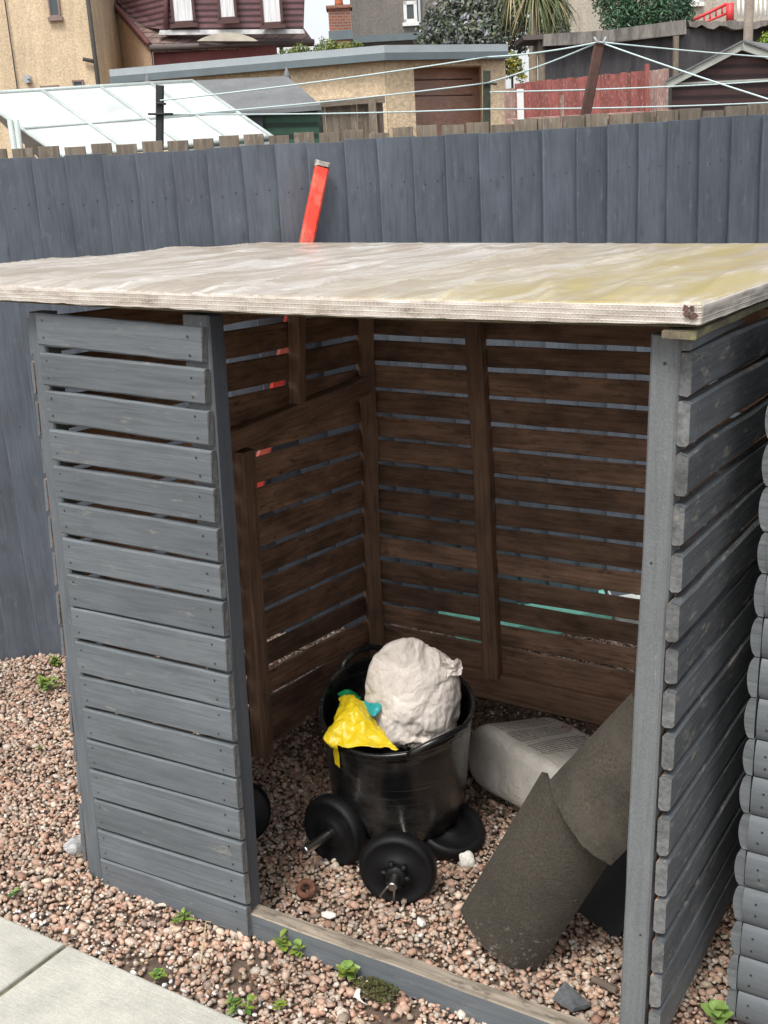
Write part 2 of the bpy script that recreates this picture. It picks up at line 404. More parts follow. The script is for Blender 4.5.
roof_slab(XL+.012, XR-.006, YF+.012, YB-.012, .006, .0375).build('roof_board', [m_ply], shed)
plank('batten', shed, (XR-.031, YF-.002, 1.494), (XR-.031, YB-.02, 1.509), (1, 0, 0), .013, .056, [m_ply]*3+[m_screw], seg=14, jit=.0015, bev=.002)
# tarpaulin
k = NT('dirty_reinforced_sheeting')
co = k.coord('Object', (2.0, 2.0, 2.0), rnd=False)
ang = math.radians(58)
cs = k.coord('Object', (15, .9, 1), rnd=False, rot=(0, 0, math.radians(9)))
st = k.noise(cs, 1.0, 8, .66, .8)
st2 = k.noise(k.coord('Object', (5.5, 1.3, 1), rnd=False, rot=(0, 0, math.radians(14))), 1.5, 8, .7, .6)
bl = k.noise(co, 1.4, 6, .65); fi = k.noise(co, 45, 5, .7)
col = k.ramp(st2, [(.33, (.30, .26, .21)), (.46, (.45, .41, .36)), (.60, (.585, .565, .53))])
col = k.mix(k.ramp(st, [(.42, .7), (.50, 0)]), col, (.30, .24, .175))
col = k.mix(k.ramp(st, [(.56, 0), (.64, .75)]), col, (.78, .77, .75))
col = k.mix(1., col, k.ramp(fi, [(.3, .82), (.7, 1.12)]), 'MULTIPLY')
col = k.mix(k.ramp(bl, [(.38, .5), (.62, 0)]), col, (.36, .30, .235))
geo = k.new('ShaderNodeTexCoord'); sep = k.new('ShaderNodeSeparateXYZ'); k.l(geo.outputs['Object'], sep.inputs[0])
al = k.noise(k.coord('Object', (3.4, 1.1, 1), rnd=False, rot=(0, 0, .15)), 2.2, 7, .68)
mr = k.new('ShaderNodeMapRange'); mr.inputs[1].default_value = -.15; mr.inputs[2].default_value = .55; k.l(sep.outputs[0], mr.inputs[0])
alg = k.math('MULTIPLY', mr.outputs[0], k.ramp(al, [(.36, 0), (.62, 1)]))
col = k.mix(k.math('MULTIPLY', alg, .9), col, (.37, .29, .09))
# weave
def weave(axis, per):
    a = k.math('MULTIPLY', sep.outputs[axis], 1/per); fr = k.math('FRACT', a); return k.math('ABSOLUTE', k.math('SUBTRACT', fr, .5))
wx = weave(0, .0085); wz = weave(2, .0085); wy = weave(1, .0085)
wv = k.math('MAXIMUM', wx, wz)
nrm = k.new('ShaderNodeNewGeometry'); sepn = k.new('ShaderNodeSeparateXYZ'); k.l(nrm.outputs['True Normal'], sepn.inputs[0])
side = k.math('LESS_THAN', k.math('ABSOLUTE', sepn.outputs[2]), .55)
wvm = k.math('MULTIPLY', k.ramp(wv, [(.33, 0), (.45, 1)]), side)
sdirt = k.noise(k.coord('Object', (7, 7, 20), rnd=False), 2, 7, .7)
sidecol = k.ramp(sdirt, [(.30, (.25, .215, .175)), (.42, (.45, .39, .33)), (.62, (.62, .57, .51))])
col = k.mix(side, col, sidecol)
wbr = k.noise(k.coord('Object', (9, 9, 30), rnd=False), 2, 5, .7)
col = k.mix(k.math('MULTIPLY', wvm, k.ramp(wbr, [(.35, .05), (.62, .45)])), col, (.74, .70, .63))
wv2 = k.math('MAXIMUM', wx, wy)
hh = k.math('ADD', k.math('MULTIPLY', st, 1.2), k.math('MULTIPLY', wvm, .5))
m_tarp = k.done(col, .34, k.bump(hh, .5, .004))
mb = MB()
NX, NY = 230, 170
def tarp(u, v):
    x = XL+(XR-XL)*u; y = YF+(YB-YF)*v
    z = roof_z(x, y)
    q = (y*.985-x*.17, x*.985+y*.17)     # along / across the folds
    rd = 1-abs(mnoise.noise((q[0]*.9, q[1]*6.5, 0)))*2; rd2 = 1-abs(mnoise.noise((q[0]*1.4+7, q[1]*13, 3)))*2
    f = max(0, rd)**4*.009 + max(0, rd2)**4*.004
    f += mnoise.noise((x*1.5, y*1.5, 5))*.004
    e = min(1, (XR-x)/.05, (y-YF)/.05, (YB-y)/.3+.2)
    return V((x, y, z+max(-.003, f)*max(.15, e)+.003))
mb.grid(tarp, NX, NY)
# rolled-over edges: front, right, back, left
loop = []
for i in range(231): loop.append((tarp(i/230, 0), V((0, -1, 0))))
for q in range(1, 8): loop.append((tarp(1, 0), V((math.sin(q*PI/16), -math.cos(q*PI/16), 0))))
for i in range(171): loop.append((tarp(1, i/170), V((1, 0, 0))))
for q in range(1, 8): loop.append((tarp(1, 1), V((math.cos(q*PI/16), math.sin(q*PI/16), 0))))
for i in range(121): loop.append((tarp(1-i/120, 1), V((0, 1, 0))))
for i in range(121): loop.append((tarp(0, 1-i/120), V((-1, 0, 0))))
loop.append(loop[0])
NL = len(loop)-1
def skirt(u, v):
    p, o = loop[round(u*NL)]
    a = v*3
    if a <= 1: off = .007*math.sin(a*PI/2); dz = -.006*(1-math.cos(a*PI/2))
    else:
        off = .007-.002*(a-1)/2 + mnoise.noise((p.x*20, p.y*20, v*3))*.0014; dz = -.006-.029*(a-1)/2 + mnoise.noise((p.x*16, p.y*16, 7))*.0018*(a-1)/2
    return p+o*off+V((0, 0, dz))
mb.grid(skirt, NL, 9)
mb.build('roof_sheeting', [m_tarp], shed)
# torn folded corner
m_tear = rough_mat('torn_dark_corner', (.11, .06, .05), .5, 60, .6)
cp = V((XR-.012, YF-.008, roof_z(XR, YF)-.014))
mb = MB()
for q in range(5):
    o = V((random.uniform(-.008, .008), -.001-q*.0004, random.uniform(-.009, .009)))
    a = random.random()*6
    mb.add([cp+o+V((math.cos(a+t)*random.uniform(.003, .008), 0, math.sin(a+t)*random.uniform(.003, .008))) for t in (0, 1.2, 2.3, 3.4, 4.6)], [(0, 1, 2, 3, 4)])
mb.build('torn_patch', [m_tear], shed)

# ------------------------------------------------------------------ ground
def gz(x, y):
    return mnoise.noise((x*2.2, y*2.2, 1))*.010 + mnoise.noise((x*6, y*6, 4))*.005
FBASE = lambda X: loc3(X, FZ0+FK*(X-FX0), 0)
m_soil = rough_mat('dark_soil', (.12, .085, .062), .4, 25, .8, .95, fine=180, dist=.01)
mb = MB()
def ground(u, v):
    # dense near, stretching to the horizon
    def warp(t): s = (t-.5)*2; return math.copysign(abs(s)**4*420+abs(s)*3.2, s)
    x = warp(u)+.4; y = warp(v)+.6
    near = max(0, 1-max(abs(x-.4), abs(y-.6))/6)
    return V((x, y, -.016+gz(x, y)*min(1, near*2)))
mb.grid(ground, 120, 120)
tag(mb.build('ground', [m_soil]), kind='structure')

# paving: two visible flags of one straight run beyond the gravel
m_pave = NT('pale_concrete_flag'); kk = m_pave
co = kk.coord('Object', (1, 1, 1)); a = kk.noise(co, 9, 8, .65); f = kk.noise(co, 230, 3, .6); s2 = kk.noise(co, 70, 4, .7)
col = kk.ramp(a, [(.28, (.36, .355, .31)), (.55, (.47, .46, .405)), (.75, (.54, .525, .46))])
col = kk.mix(1., col, kk.ramp(f, [(.3, .86), (.7, 1.1)]), 'MULTIPLY')
col = kk.mix(kk.ramp(s2, [(.70, 0), (.76, .5)]), col, (.2, .2, .185))
rip = kk.noise(kk.coord('Object', (5, 26, 1), rot=(0, 0, .4)), 3, 5, .6, .8)
m_pave = kk.done(col, .8, kk.bump(kk.math('ADD', kk.math('MULTIPLY', rip, 1.4), kk.math('MULTIPLY', f, .4)), .35, .004))
m_joint = rough_mat('mossy_joint', (.13, .12, .075), .5, 40, .6, .95, fine=200)
jx = .194
slabs = [(jx-.603, jx-.0075), (jx+.0075, jx+.603), (jx+.613, jx+1.211), (jx-1.211, jx-.613), (jx+1.221, jx+1.82)]
for r in range(2):
    y1 = -.262-r*.61; y0 = y1-.6
    for (x0, x1) in slabs:
        mb = MB(); b = .006
        zt = .012+random.uniform(-.001, .001)
        def rect(i, z): return [(x0+i, y0+i, z), (x1-i, y0+i, z), (x1-i, y1-i, z), (x0+i, y1-i, z)]
        n = 30
        vs = rect(0, -.03)+rect(0, zt-b*.8)+rect(b*.3, zt-b*.25)+rect(b, zt)
        fs = [(i+4*k2, (i+1) % 4+4*k2, (i+1) % 4+4*k2+4, i+4*k2+4) for k2 in range(3) for i in range(4)]+[(12, 13, 14, 15)]
        tag(mb.add(vs, fs).build('paving', [m_pave], loc=((x0+x1)/2, (y0+y1)/2, 0)), kind='structure')
mb = MB(); mb.add([(-1.6, -1.55, .002), (2.1, -1.55, .002), (2.1, -.264, .002), (-1.6, -.264, .002)], [(0, 1, 2, 3)])
tag(mb.build('paving_bed', [m_joint]), kind='structure')

# gravel: tens of thousands of rounded chips in one mesh
def ico(sub):
    bm = bmesh.new(); bmesh.ops.create_icosphere(bm, subdivisions=sub, radius=1)
    v = np.array([x.co[:] for x in bm.verts]); f = np.array([[q.index for q in fc.verts] for fc in bm.faces]); bm.free(); return v, f
def make_gravel():
    pts = []
    x0, x1, y0 = -1.75, 2.2, -.262
    cell = .0112
    nx = int((x1-x0)/cell); ny = int((2.6-y0)/cell)
    gx, gy = np.meshgrid(np.arange(nx), np.arange(ny))
    P = np.stack([x0+(gx.ravel()+rng.uniform(0, 1, gx.size))*cell, y0+(gy.ravel()+rng.uniform(0, 1, gx.size))*cell], 1)
    # keep what lies in front of the fence and not in hidden spots
    Cx, Cy = C.x, C.y
    rx = (P[:, 0]-Cx)*RG.x+(P[:, 1]-Cy)*RG.y; rz = (P[:, 0]-Cx)*FG.x+(P[:, 1]-Cy)*FG.y
    keep = rz < FZ0+FK*(rx-FX0)-.0
    keep &= ~((P[:, 0] > 1.66) & (P[:, 1] > .28))
    P = P[keep]
    far = ((P[:, 0] > W) & (P[:, 1] > .9))
    P = P[~far]
    bare = np.array([mnoise.noise((x*5.5, y*7, 2)) for x, y in P])
    drop = (P[:, 1] < -.02)&(P[:, 0] > .2)&(bare > .22)&(rng.random(len(P)) < .75)
    P = P[~drop]
    return P
GP = make_gravel()
nG = len(GP)
base_v, base_f = ico(2); 
variants = []
sv, sf = ico(1)
for q in range(14):
    a = rng.normal(size=(3, 3)); 
    vv = sv.copy()
    # facet-ish lumps
    for _ in range(5):
        d = rng.normal(size=3); d /= np.linalg.norm(d); lim = rng.uniform(.55, .85)
        dd = vv@d; over = np.clip(dd-lim, 0, None); vv = vv-np.outer(over*.85, d)
    vv = vv*(1+rng.uniform(-.09, .09, (len(vv), 1)))
    variants.append(vv)
variants = np.array(variants)
white = rng.random(nG) < .006*(1+26*np.exp(-((GP[:, 1]+.22)/.06)**2)*(GP[:, 0] < .75))
size = np.clip(rng.lognormal(math.log(.0066), .36, nG), .0030, .0155)
size[white] *= .62
asp = np.stack([np.ones(nG)*rng.uniform(1.0, 1.5, nG), rng.uniform(.8, 1.05, nG), rng.uniform(.5, .85, nG)], 1)
def rotm(n):
    yaw = rng.uniform(0, 2*PI, n); tx = rng.normal(0, .45, n); ty = rng.normal(0, .45, n)
    cz, sz, cx, sx, cy, sy = np.cos(yaw), np.sin(yaw), np.cos(tx), np.sin(tx), np.cos(ty), np.sin(ty)
    z = np.zeros(n); o = np.ones(n)
    Rz = np.stack([cz, -sz, z, sz, cz, z, z, z, o], 1).reshape(n, 3, 3)
    Rx = np.stack([o, z, z, z, cx, -sx, z, sx, cx], 1).reshape(n, 3, 3)
    Ry = np.stack([cy, z, sy, z, o, z, -sy, z, cy], 1).reshape(n, 3, 3)
    return Rz@Rx@Ry
RM = rotm(nG); vi = rng.integers(0, len(variants), nG)
gzv = np.array([gz(x, y) for x, y in GP])
zoff = rng.uniform(-.012, .0015, nG)+gzv; zoff[white] = gzv[white]+rng.uniform(.001, .005, white.sum())
allv = np.einsum('nij,nkj->nki', RM, variants[vi]*asp[:, None, :]*size[:, None, None])
allv[:, :, 0] += GP[:, 0:1]; allv[:, :, 1] += GP[:, 1:2]; allv[:, :, 2] += zoff[:, None]
nv = sv.shape[0]; nf = sf.shape[0]
faces = (sf[None]+(np.arange(nG)*nv)[:, None, None]).reshape(-1)
me = bpy.data.meshes.new('gravel')
me.vertices.add(nG*nv); me.vertices.foreach_set('co', allv.reshape(-1).astype(np.float32))
me.loops.add(len(faces)); me.loops.foreach_set('vertex_index', faces.astype(np.int32))
me.polygons.add(nG*nf); me.polygons.foreach_set('loop_start', (np.arange(nG*nf)*3).astype(np.int32))
me.polygons.foreach_set('use_smooth', np.ones(nG*nf, bool))
pal = np.array([(.42, .285, .215), (.36, .225, .165), (.47, .36, .29), (.30, .25, .21), (.40, .35, .31), (.27, .145, .10), (.50, .43, .36), (.21, .165, .14), (.55, .50, .45), (.33, .27, .20), (.40, .25, .19), (.17, .13, .11)])
pw = np.array([.16, .14, .14, .10, .09, .08, .08, .06, .035, .05, .12, .03]); pw /= pw.sum()
ci = rng.choice(len(pal), nG, p=pw); cc = pal[ci]*np.array([1.27,1.25,1.20])*rng.uniform(.8, 1.15, (nG, 1))
litter = (GP[:,0]>.0)&(GP[:,0]<W)&(GP[:,1]>.75)&(GP[:,1]<D)&(rng.random(nG) < np.clip((GP[:,1]-.55)*1.5,0,.85))  # brown litter chips, denser backwards to paint in the floor's shade
cc[litter] = np.array([(.075,.045,.028)])*rng.uniform(.6,1.5,(litter.sum(),1))  # dark chip colour stands in for shade at the store's back
cc = cc*.78+cc.mean(0)*.22
cc[white] = (.72, .71, .68); 
wsz = np.where(white)[0]
cc = np.concatenate([cc, np.ones((nG, 1))], 1)
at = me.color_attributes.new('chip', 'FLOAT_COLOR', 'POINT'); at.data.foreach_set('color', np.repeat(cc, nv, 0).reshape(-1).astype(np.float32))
me.update(); me.validate()
kk = NT('gravel_chips'); ca = kk.new('ShaderNodeVertexColor'); ca.layer_name = 'chip'
co = kk.coord('Object', (1, 1, 1), rnd=False); n1 = kk.noise(co, 210, 4, .65); n2 = kk.noise(co, 3.2, 5, .6)
col = kk.mix(1., ca.outputs[0], kk.ramp(n1, [(.3, .72), (.7, 1.2)]), 'MULTIPLY')
col = kk.mix(1., col, kk.ramp(n2, [(.35, .72), (.6, 1.05)]), 'MULTIPLY')
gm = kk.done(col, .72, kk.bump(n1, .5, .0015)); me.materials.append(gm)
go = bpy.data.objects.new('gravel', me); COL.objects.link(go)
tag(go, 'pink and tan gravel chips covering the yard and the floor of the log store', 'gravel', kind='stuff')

# ------------------------------------------------------------------ boundary fence (painted) and the pickets behind it
fence = thing('boundary_fence', 'tall blue-grey painted close-board fence behind the log store', 'fence', tuple(fen(384, 600)*1.0))
FEDG = [-2,32.5,66,103,135.4,172,207,241.5,275,307,344,377,412,444.5,478,510,541,575.5,606,637.5,667,699,730,761.5]
FTOP = [(-400,184),(0,159.4),(135,153),(307,142.7),(478,133.5),(606,124.7),(761,115),(1100,94)]
def ftop(u):
    for (a, b) in zip(FTOP, FTOP[1:]):
        if a[0] <= u <= b[0]: return a[1]+(b[1]-a[1])*(u-a[0])/(b[0]-a[0])
    return FTOP[-1][1]
edges = [-2-34.5*i for i in range(11, 0, -1)]+FEDG+[761.5+31*i for i in range(1, 10)]
FM = [m_fence, m_fence, m_fence, m_screw]
def ground_foot(P):                      # straight down the plumb line to just under the gravel
    t = (P.z+.05)/UG.z; return P-UG*t
for u0_, u1_ in zip(edges, edges[1:]):
    a = fen(u0_, ftop(u0_)); b = fen(u1_+2.5, ftop(u1_)); wd = (b-a).length
    c = (a+b)/2 + UG*random.uniform(-.004, .004)
    c = c + FN*(.008)
    foot = ground_foot(c)
    out = (FN + FDIR*(.19)).normalized()
    L = (c-foot).length
    plank('board', fence, foot, c, out, wd+.010, .012, FM, edge=0, seg=14, jit=.0018, bev=.002, screws=[(L-.16, -.02, .003), (L-.17, .03, .0028), (L-.95, .01, .003)])
for zz in (.35, 1.05, 1.66):
    a = loc3(-3.2, FZ0+FK*(-3.2-FX0)+.035, 0); b = loc3(2.9, FZ0+FK*(2.9-FX0)+.035, 0)
    a = a-UG*(a.z/UG.z-zz); b = b-UG*(b.z/UG.z-zz)
    plank('rail', fence, a, b, FN, .075, .03, FM, seg=6)
pick = thing('picket_fence', 'weathered bare timber picket tops rising just behind the painted fence', 'fence', tuple(fen(384, 600, .1)))
PKM = [m_picket, m_picket, m_picket, m_screw]
px = -330.0
while px < 1080:
    pitch = 26.3-3.6*max(0, min(1, (px)/768))
    wpx = pitch*(.80 if px < 420 else .92)
    h = random.uniform(9.0, 12) if random.random() > .06 else random.uniform(5, 8)
    P = fen(px+wpx/2, ftop(px+wpx/2)-h, .085); Q0 = fen(px, ftop(px)-h, .085); Q1 = fen(px+wpx, ftop(px+wpx)-h, .085)
    foot = ground_foot(P)
    plank('picket', pick, foot+UG*.25, P, FN, (Q1-Q0).length, .018, PKM, seg=8, jit=.002, bev=.002)
    px += pitch

# ------------------------------------------------------------------ red pole in front of the fence
def simple(name, base, rough=.7, metallic=0, **kw):
    return NT(name).done(base, rough, None, Metallic=metallic, **kw)
m_red = rough_mat('red_painted_pole', (.75, .06, .035), .2, 9, .3, .55, fine=90, tint=(.62, .2, .14), tint_scale=11, streak=(1, 1, .3))
m_redtop = rough_mat('bare_pole_end', (.33, .30, .27), .4, 40, .6)
pa = fen(226, 640, -.07); pb = fen(323, 161, -.07)
pole = thing('red_pole', 'faded red square pole leaning against the fence behind the log store', 'pole', tuple(pa))
plank('shaft', pole, pa, pb-(pb-pa).normalized()*.02, FN, .05, .05, [m_red]*4, seg=10, jit=.001, bev=.006)
plank('end_cap', pole, pb-(pb-pa).normalized()*.022, pb, FN, .053, .053, [m_redtop]*4, seg=2, jit=.0005, bev=.008)

# ------------------------------------------------------------------ log-lap shed at the right edge
gs = thing('garden_shed', 'grey painted log-lap shed corner at the right edge of the yard', 'shed', (2.2, 1.0, 0))
LV = [396,441,486,531,573,616,656,696,737,774,812,849,884.5,920,953,988]
LZ = [pl(766+(v-385)*(-38)/630, v, 1, .25).z for v in LV]+[.017]
LZ = [LZ[0]+.085*i for i in range(2, 0, -1)]+LZ
def logboard(name, p0, L, along, out, z1, z0, mats, nails=()):
    h = z1-z0; n = 12; vs = []; along = V(along); out = V(out); p0 = V(p0)
    prof = [(0, 0)]+[(.011+.0095*math.sin(PI*i/n)**.7 if 0 < i < n else .0100, h*i/n) for i in range(n+1)]+[(0, h)]
    mb = MB(); m = len(prof); seg = 5
    for q in range(seg+1):
        jx = random.uniform(-.002, .002) if q == 0 else 0
        vs += [p0+along*(L*q/seg+jx)+out*d+V((0, 0, z0+z)) for d, z in prof]
    mb.add(vs, [(q*m+i, q*m+i+1, (q+1)*m+i+1, (q+1)*m+i) for q in range(seg) for i in range(1, m-2)], 0, True)
    mb.add(vs, [(q*m+i, q*m+(i+1) % m, (q+1)*m+(i+1) % m, (q+1)*m+i) for q in range(seg) for i in (0, m-2, m-1)], 0)
    mb.add(vs[:m], [tuple(range(m))], 1); mb.add(vs[-m:], [tuple(range(m))], 1)
    for (x, zf) in nails:
        d = .011+.0095*math.sin(PI*zf)**.7+.0006
        c = p0+along*x+out*d+V((0, 0, z0+h*zf))
        tz = V((0, 0, 1))
        mb.add([c+along*(.0028*math.cos(t*PI/3))+tz*(.0028*math.sin(t*PI/3)) for t in range(6)], [(0,1,2,3,4,5)], 2)
    o = mb.build(name, mats, gs); return o
LM = [m_log, m_log_end, m_screw]
for z1, z0 in zip(LZ, LZ[1:]):
    g = .0015
    jj = random.uniform(-.0015, .0015)
    logboard('log_board', (1.641+jj, .25+random.uniform(-.002, .002), 0), 1.5, (0, 1, 0), (-1, 0, 0), z1-g, z0+g, LM)
    logboard('log_board', (1.6435+random.uniform(-.0008, .0008), .262, 0), 1.5, (1, 0, 0), (0, -1, 0), z1-g, z0+g, LM,
             nails=[(.02+random.uniform(0, .008), .33+random.uniform(-.05, .03)), (.022+random.uniform(0, .006), .66+random.uniform(-.04, .05))])
mb = MB(); mb.box((1.6525, .272, LZ[0]/2), (.008, 0, 0), (0, .008, 0), (0, 0, LZ[0]/2-.002)); mb.build('corner_post', [m_post_side], gs)
mb = MB(); mb.prism([(1.66, .255, LZ[0]+.001), (1.66, 1.74, LZ[0]+.001), (1.66, 1.74, LZ[0]+.02), (1.66, .255, LZ[0]+.02)], (1.5, 0, 0)); mb.build('roof', [rough_mat('grey_roof_felt', (.12, .12, .125), .2, 30, .5)], gs)

# ------------------------------------------------------------------ tub, sack, scraps
def plastic(name, base, rough=.4, bump=.15, scale=14, scratch=.0, dist=.003):
    k = NT(name); co = k.coord('Object', (1, 1, 1), rnd=False); a = k.noise(co, scale, 5, .6); b = k.noise(co, 90, 3, .6)
    col = k.ramp(a, [(.3, mul(base, .8)), (.7, mul(base, 1.2))])
    if scratch:
        sc_ = k.noise(k.coord('Object', (3, 3, 150), rnd=False), 1.2, 4, .7); col = k.mix(k.math('MULTIPLY', k.ramp(sc_, [(.6, 0), (.75, 1)]), scratch), col, mul((1, 1, .95), .12))
        dus = k.noise(co, 6, 6, .7); col = k.mix(k.math('MULTIPLY', k.ramp(dus, [(.5, 0), (.75, 1)]), scratch), col, (.1, .09, .08))
    rg = k.ramp(a, [(.3, rough-.08), (.7, rough+.1)])
    return k.done(col, rg, k.bump(k.math('ADD', a, k.math('MULTIPLY', b, .3)), bump, dist))
m_blk = plastic('black_tub_rubber', (.007, .007, .0075), .24, .12, scratch=.5)
m_vinyl = plastic('black_weight_vinyl', (.0035, .0035, .004), .58, .15)
m_chrome = NT('dull_chrome').done((.55, .54, .52), .28, None, Metallic=1.0)
m_sack = None
kk = NT('dusty_white_sack'); co = kk.coord('Object', (1, 1, 1), rnd=False)
a = kk.noise(co, 9, 7, .65, .6); cre = kk.noise(kk.coord('Object', (9, 16, 6), rnd=False, rot=(.4, .3, .5)), 1.6, 7, .6, 1.4); b = kk.noise(co, 130, 3, .6)
col = kk.ramp(a, [(.3, (.55, .485, .43)), (.6, (.71, .645, .585))])
wz_ = kk.new('ShaderNodeTexNoise'); wz_.inputs['Scale'].default_value = 7; wz_.inputs['Detail'].default_value = 3; kk.l(co, wz_.inputs['Vector'])
wmix = kk.new('ShaderNodeVectorMath', operation='MULTIPLY_ADD'); kk.l(wz_.outputs['Color'], wmix.inputs[0]); wmix.inputs[1].default_value = (.30, .30, .30); kk.l(co, wmix.inputs[2])
def crease(sc_, wd_):
    v = kk.new('ShaderNodeTexVoronoi', feature='DISTANCE_TO_EDGE'); v.inputs['Scale'].default_value = sc_; kk.l(wmix.outputs[0], v.inputs['Vector'])
    return kk.ramp(v.outputs['Distance'], [(0, 0), (wd_, .75), (wd_*4, 1)])
hgt = kk.math('ADD', kk.math('MULTIPLY', crease(8, .16), 1.1), kk.math('ADD', kk.math('MULTIPLY', crease(21, .2), .4), kk.math('MULTIPLY', cre, 1.5)))
m_sack = kk.done(col, .6, kk.bump(kk.math('ADD', hgt, kk.math('MULTIPLY', b, .1)), .42, .007))
m_sackdirt = rough_mat('muddy_sack_edge', (.30, .24, .18), .5, 40, .6)

tb = pl(399, 800, 2, .085); TH = .352; FH = V((FG.x, FG.y, 0)).normalized()
TA = (V((0, 0, 1))*math.cos(math.radians(15))-FH*math.sin(math.radians(15))).normalized(); ttop = tb+TA*TH
print('RIM', *[round(x, 1) for x in (384+FPX*(ttop-C).dot(RT)/(ttop-C).dot(fw), 512-FPX*(ttop-C).dot(UP)/(ttop-C).dot(fw))])
tub = thing('tub', 'round black flexible garden tub holding a dusty white sack', 'tub', (tb.x, tb.y, 0))
tx = (RG-TA*RG.dot(TA)).normalized(); ty = TA.cross(tx)
RB, RTP = .182, .198
def tubpt(t, h, dr=0.0):                    # angle, 0..1 height
    r = RB+(RTP-RB)*h**.9+dr
    if h < .06: r -= (.06-h)*.35
    ov = 1+.03*math.cos(2*(t-.5))*h
    lip = 0
    wob = .008*math.sin(t*2+1.1)*h*h+.004*math.sin(3*t)*h
    hx = .018*math.cos(2*(t-HA))*h**4     # the sides pull up towards the two handles
    return tb+tx*(math.cos(t)*r*ov)+ty*(math.sin(t)*r)+TA*(TH*h+wob+hx)
HA = math.radians(-58)                      # direction of the front handle (ty points away)
n = 72; hs_ = [0, .015, .04, .08, .2, .35, .5, .65, .8, .9, .955, .965, .985, 1.0]
mb = MB(); vs = []
outer = [(h, (.005 if h > .958 else 0)) for h in hs_]; inner = [(h, -.0045) for h in reversed(hs_[2:])]
rings = outer+inner
for h, dr in rings: vs += [tubpt(2*PI*k2/n, h, dr+(.0009*math.sin(h*170) if dr == 0 else 0)) for k2 in range(n)]
fs = [(i*n+k2, i*n+(k2+1) % n, (i+1)*n+(k2+1) % n, (i+1)*n+k2) for i in range(len(rings)-1) for k2 in range(n)]
fs.append(tuple(range(n-1, -1, -1))); fs.append(tuple((len(rings)-1)*n+k2 for k2 in range(n)))
mb.add(vs, fs, 0, True).build('bowl', [m_blk], tub)
for ha in (HA, math.radians(112)):
    p0 = tubpt(ha-.46, .99, .002); p1 = tubpt(ha+.46, .99, .002); mid = tubpt(ha, .99, .014)
    path = []
    for q in range(15):
        t = q/14; a = ha-.46+.92*t
        base_ = tubpt(a, .985, .004); up = math.sin(PI*t)**.7
        path.append(base_+TA*(.032*up)+(base_-tb-TA*TH).normalized()*(.010*up))
    MB().tube(path, [.008]+[.0085]*13+[.008], 8).build('handle', [m_blk], tub)

# sack: a filled pillow slumped in the tub
sc_c = bg(411, 691, (ttop-C).dot(FG)+.015); 
up_s = (V((0, 0, 1))+tx*.05-ty*.10).normalized(); sx = (tx-up_s*tx.dot(up_s)).normalized(); sy = up_s.cross(sx)
def cloth_bag(wd, ht, nx, ny, frames, pressure, grav, bend):
    # a sewn pouch blown up and left to sag with the cloth solver; only the settled shape is kept
    r = random.Random(1); vs = []; fs = []; idx = {}
    def vid(i, j, s):
        edge = i in (0, nx) or j in (0, ny); key = (i, j, 0 if edge else s)
        if key not in idx:
            idx[key] = len(vs); a = 2*i/nx-1; b = 2*j/ny-1
            vs.append((wd/2*a*math.sqrt(1-b*b*.42), (0 if edge else s*.012)+r.uniform(-.001, .001), ht/2*(1+b*math.sqrt(1-a*a*.42))))
        return idx[key]
    for s in (-1, 1):
        for j in range(ny):
            for i in range(nx):
                q = [vid(i, j, s), vid(i+1, j, s), vid(i+1, j+1, s), vid(i, j+1, s)]; fs.append(q if s < 0 else q[::-1])
    me = bpy.data.meshes.new('pouch'); me.from_pydata(vs, [], fs); me.update()
    o = bpy.data.objects.new('pouch', me); COL.objects.link(o)
    vg = o.vertex_groups.new(name='pin'); vg.add([i for i, v in enumerate(vs) if v[2] < .05], 1.0, 'REPLACE')
    m = o.modifiers.new('cloth', 'CLOTH'); s = m.settings
    s.quality = 6; s.mass = .15; s.tension_stiffness = 12; s.compression_stiffness = 12; s.shear_stiffness = 4; s.bending_stiffness = bend
    s.use_pressure = True; s.uniform_pressure_force = pressure; s.effector_weights.gravity = grav; s.vertex_group_mass = 'pin'
    m.collision_settings.use_collision = False; m.collision_settings.use_self_collision = False
    m.point_cache.frame_start = 1; m.point_cache.frame_end = frames
    vl = bpy.context.view_layer; hidden = []
    for q in scene.objects:
        if q is not o and q.type == 'MESH' and not q.hide_viewport: q.hide_viewport = True; hidden.append(q)
    for f in range(1, frames+1): scene.frame_set(f)
    ev = o.evaluated_get(bpy.context.evaluated_depsgraph_get()); m2 = ev.to_mesh()
    P = [v.co.copy() for v in m2.vertices]; F = [tuple(p.vertices) for p in m2.polygons]; ev.to_mesh_clear()
    bpy.data.objects.remove(o); bpy.data.meshes.remove(me); scene.frame_set(1)
    for q in hidden: q.hide_viewport = False
    return P, F
sP, sF = cloth_bag(.42, .52, 64, 76, 34, 1.2, .10, .008)
zs_ = [p.z for p in sP]; z0s, z1s = min(zs_), max(zs_); xs_ = [p.x for p in sP]; wx_ = max(xs_)-min(xs_); ys_ = [p.y for p in sP]; wy_ = max(ys_)-min(ys_)
print('POUCH', len(sP), wx_, wy_, z1s-z0s)
pm = bpy.data.meshes.new('pouch_n'); pm.from_pydata([tuple(p) for p in sP], [], sF); pm.update(); nrm_l = [v.normal.copy() for v in pm.vertices]; bpy.data.meshes.remove(pm)
out_ = []
def valley(x, y, z, k): return max(0.0, 1-abs(mnoise.noise((x, y, z)))*k)**2
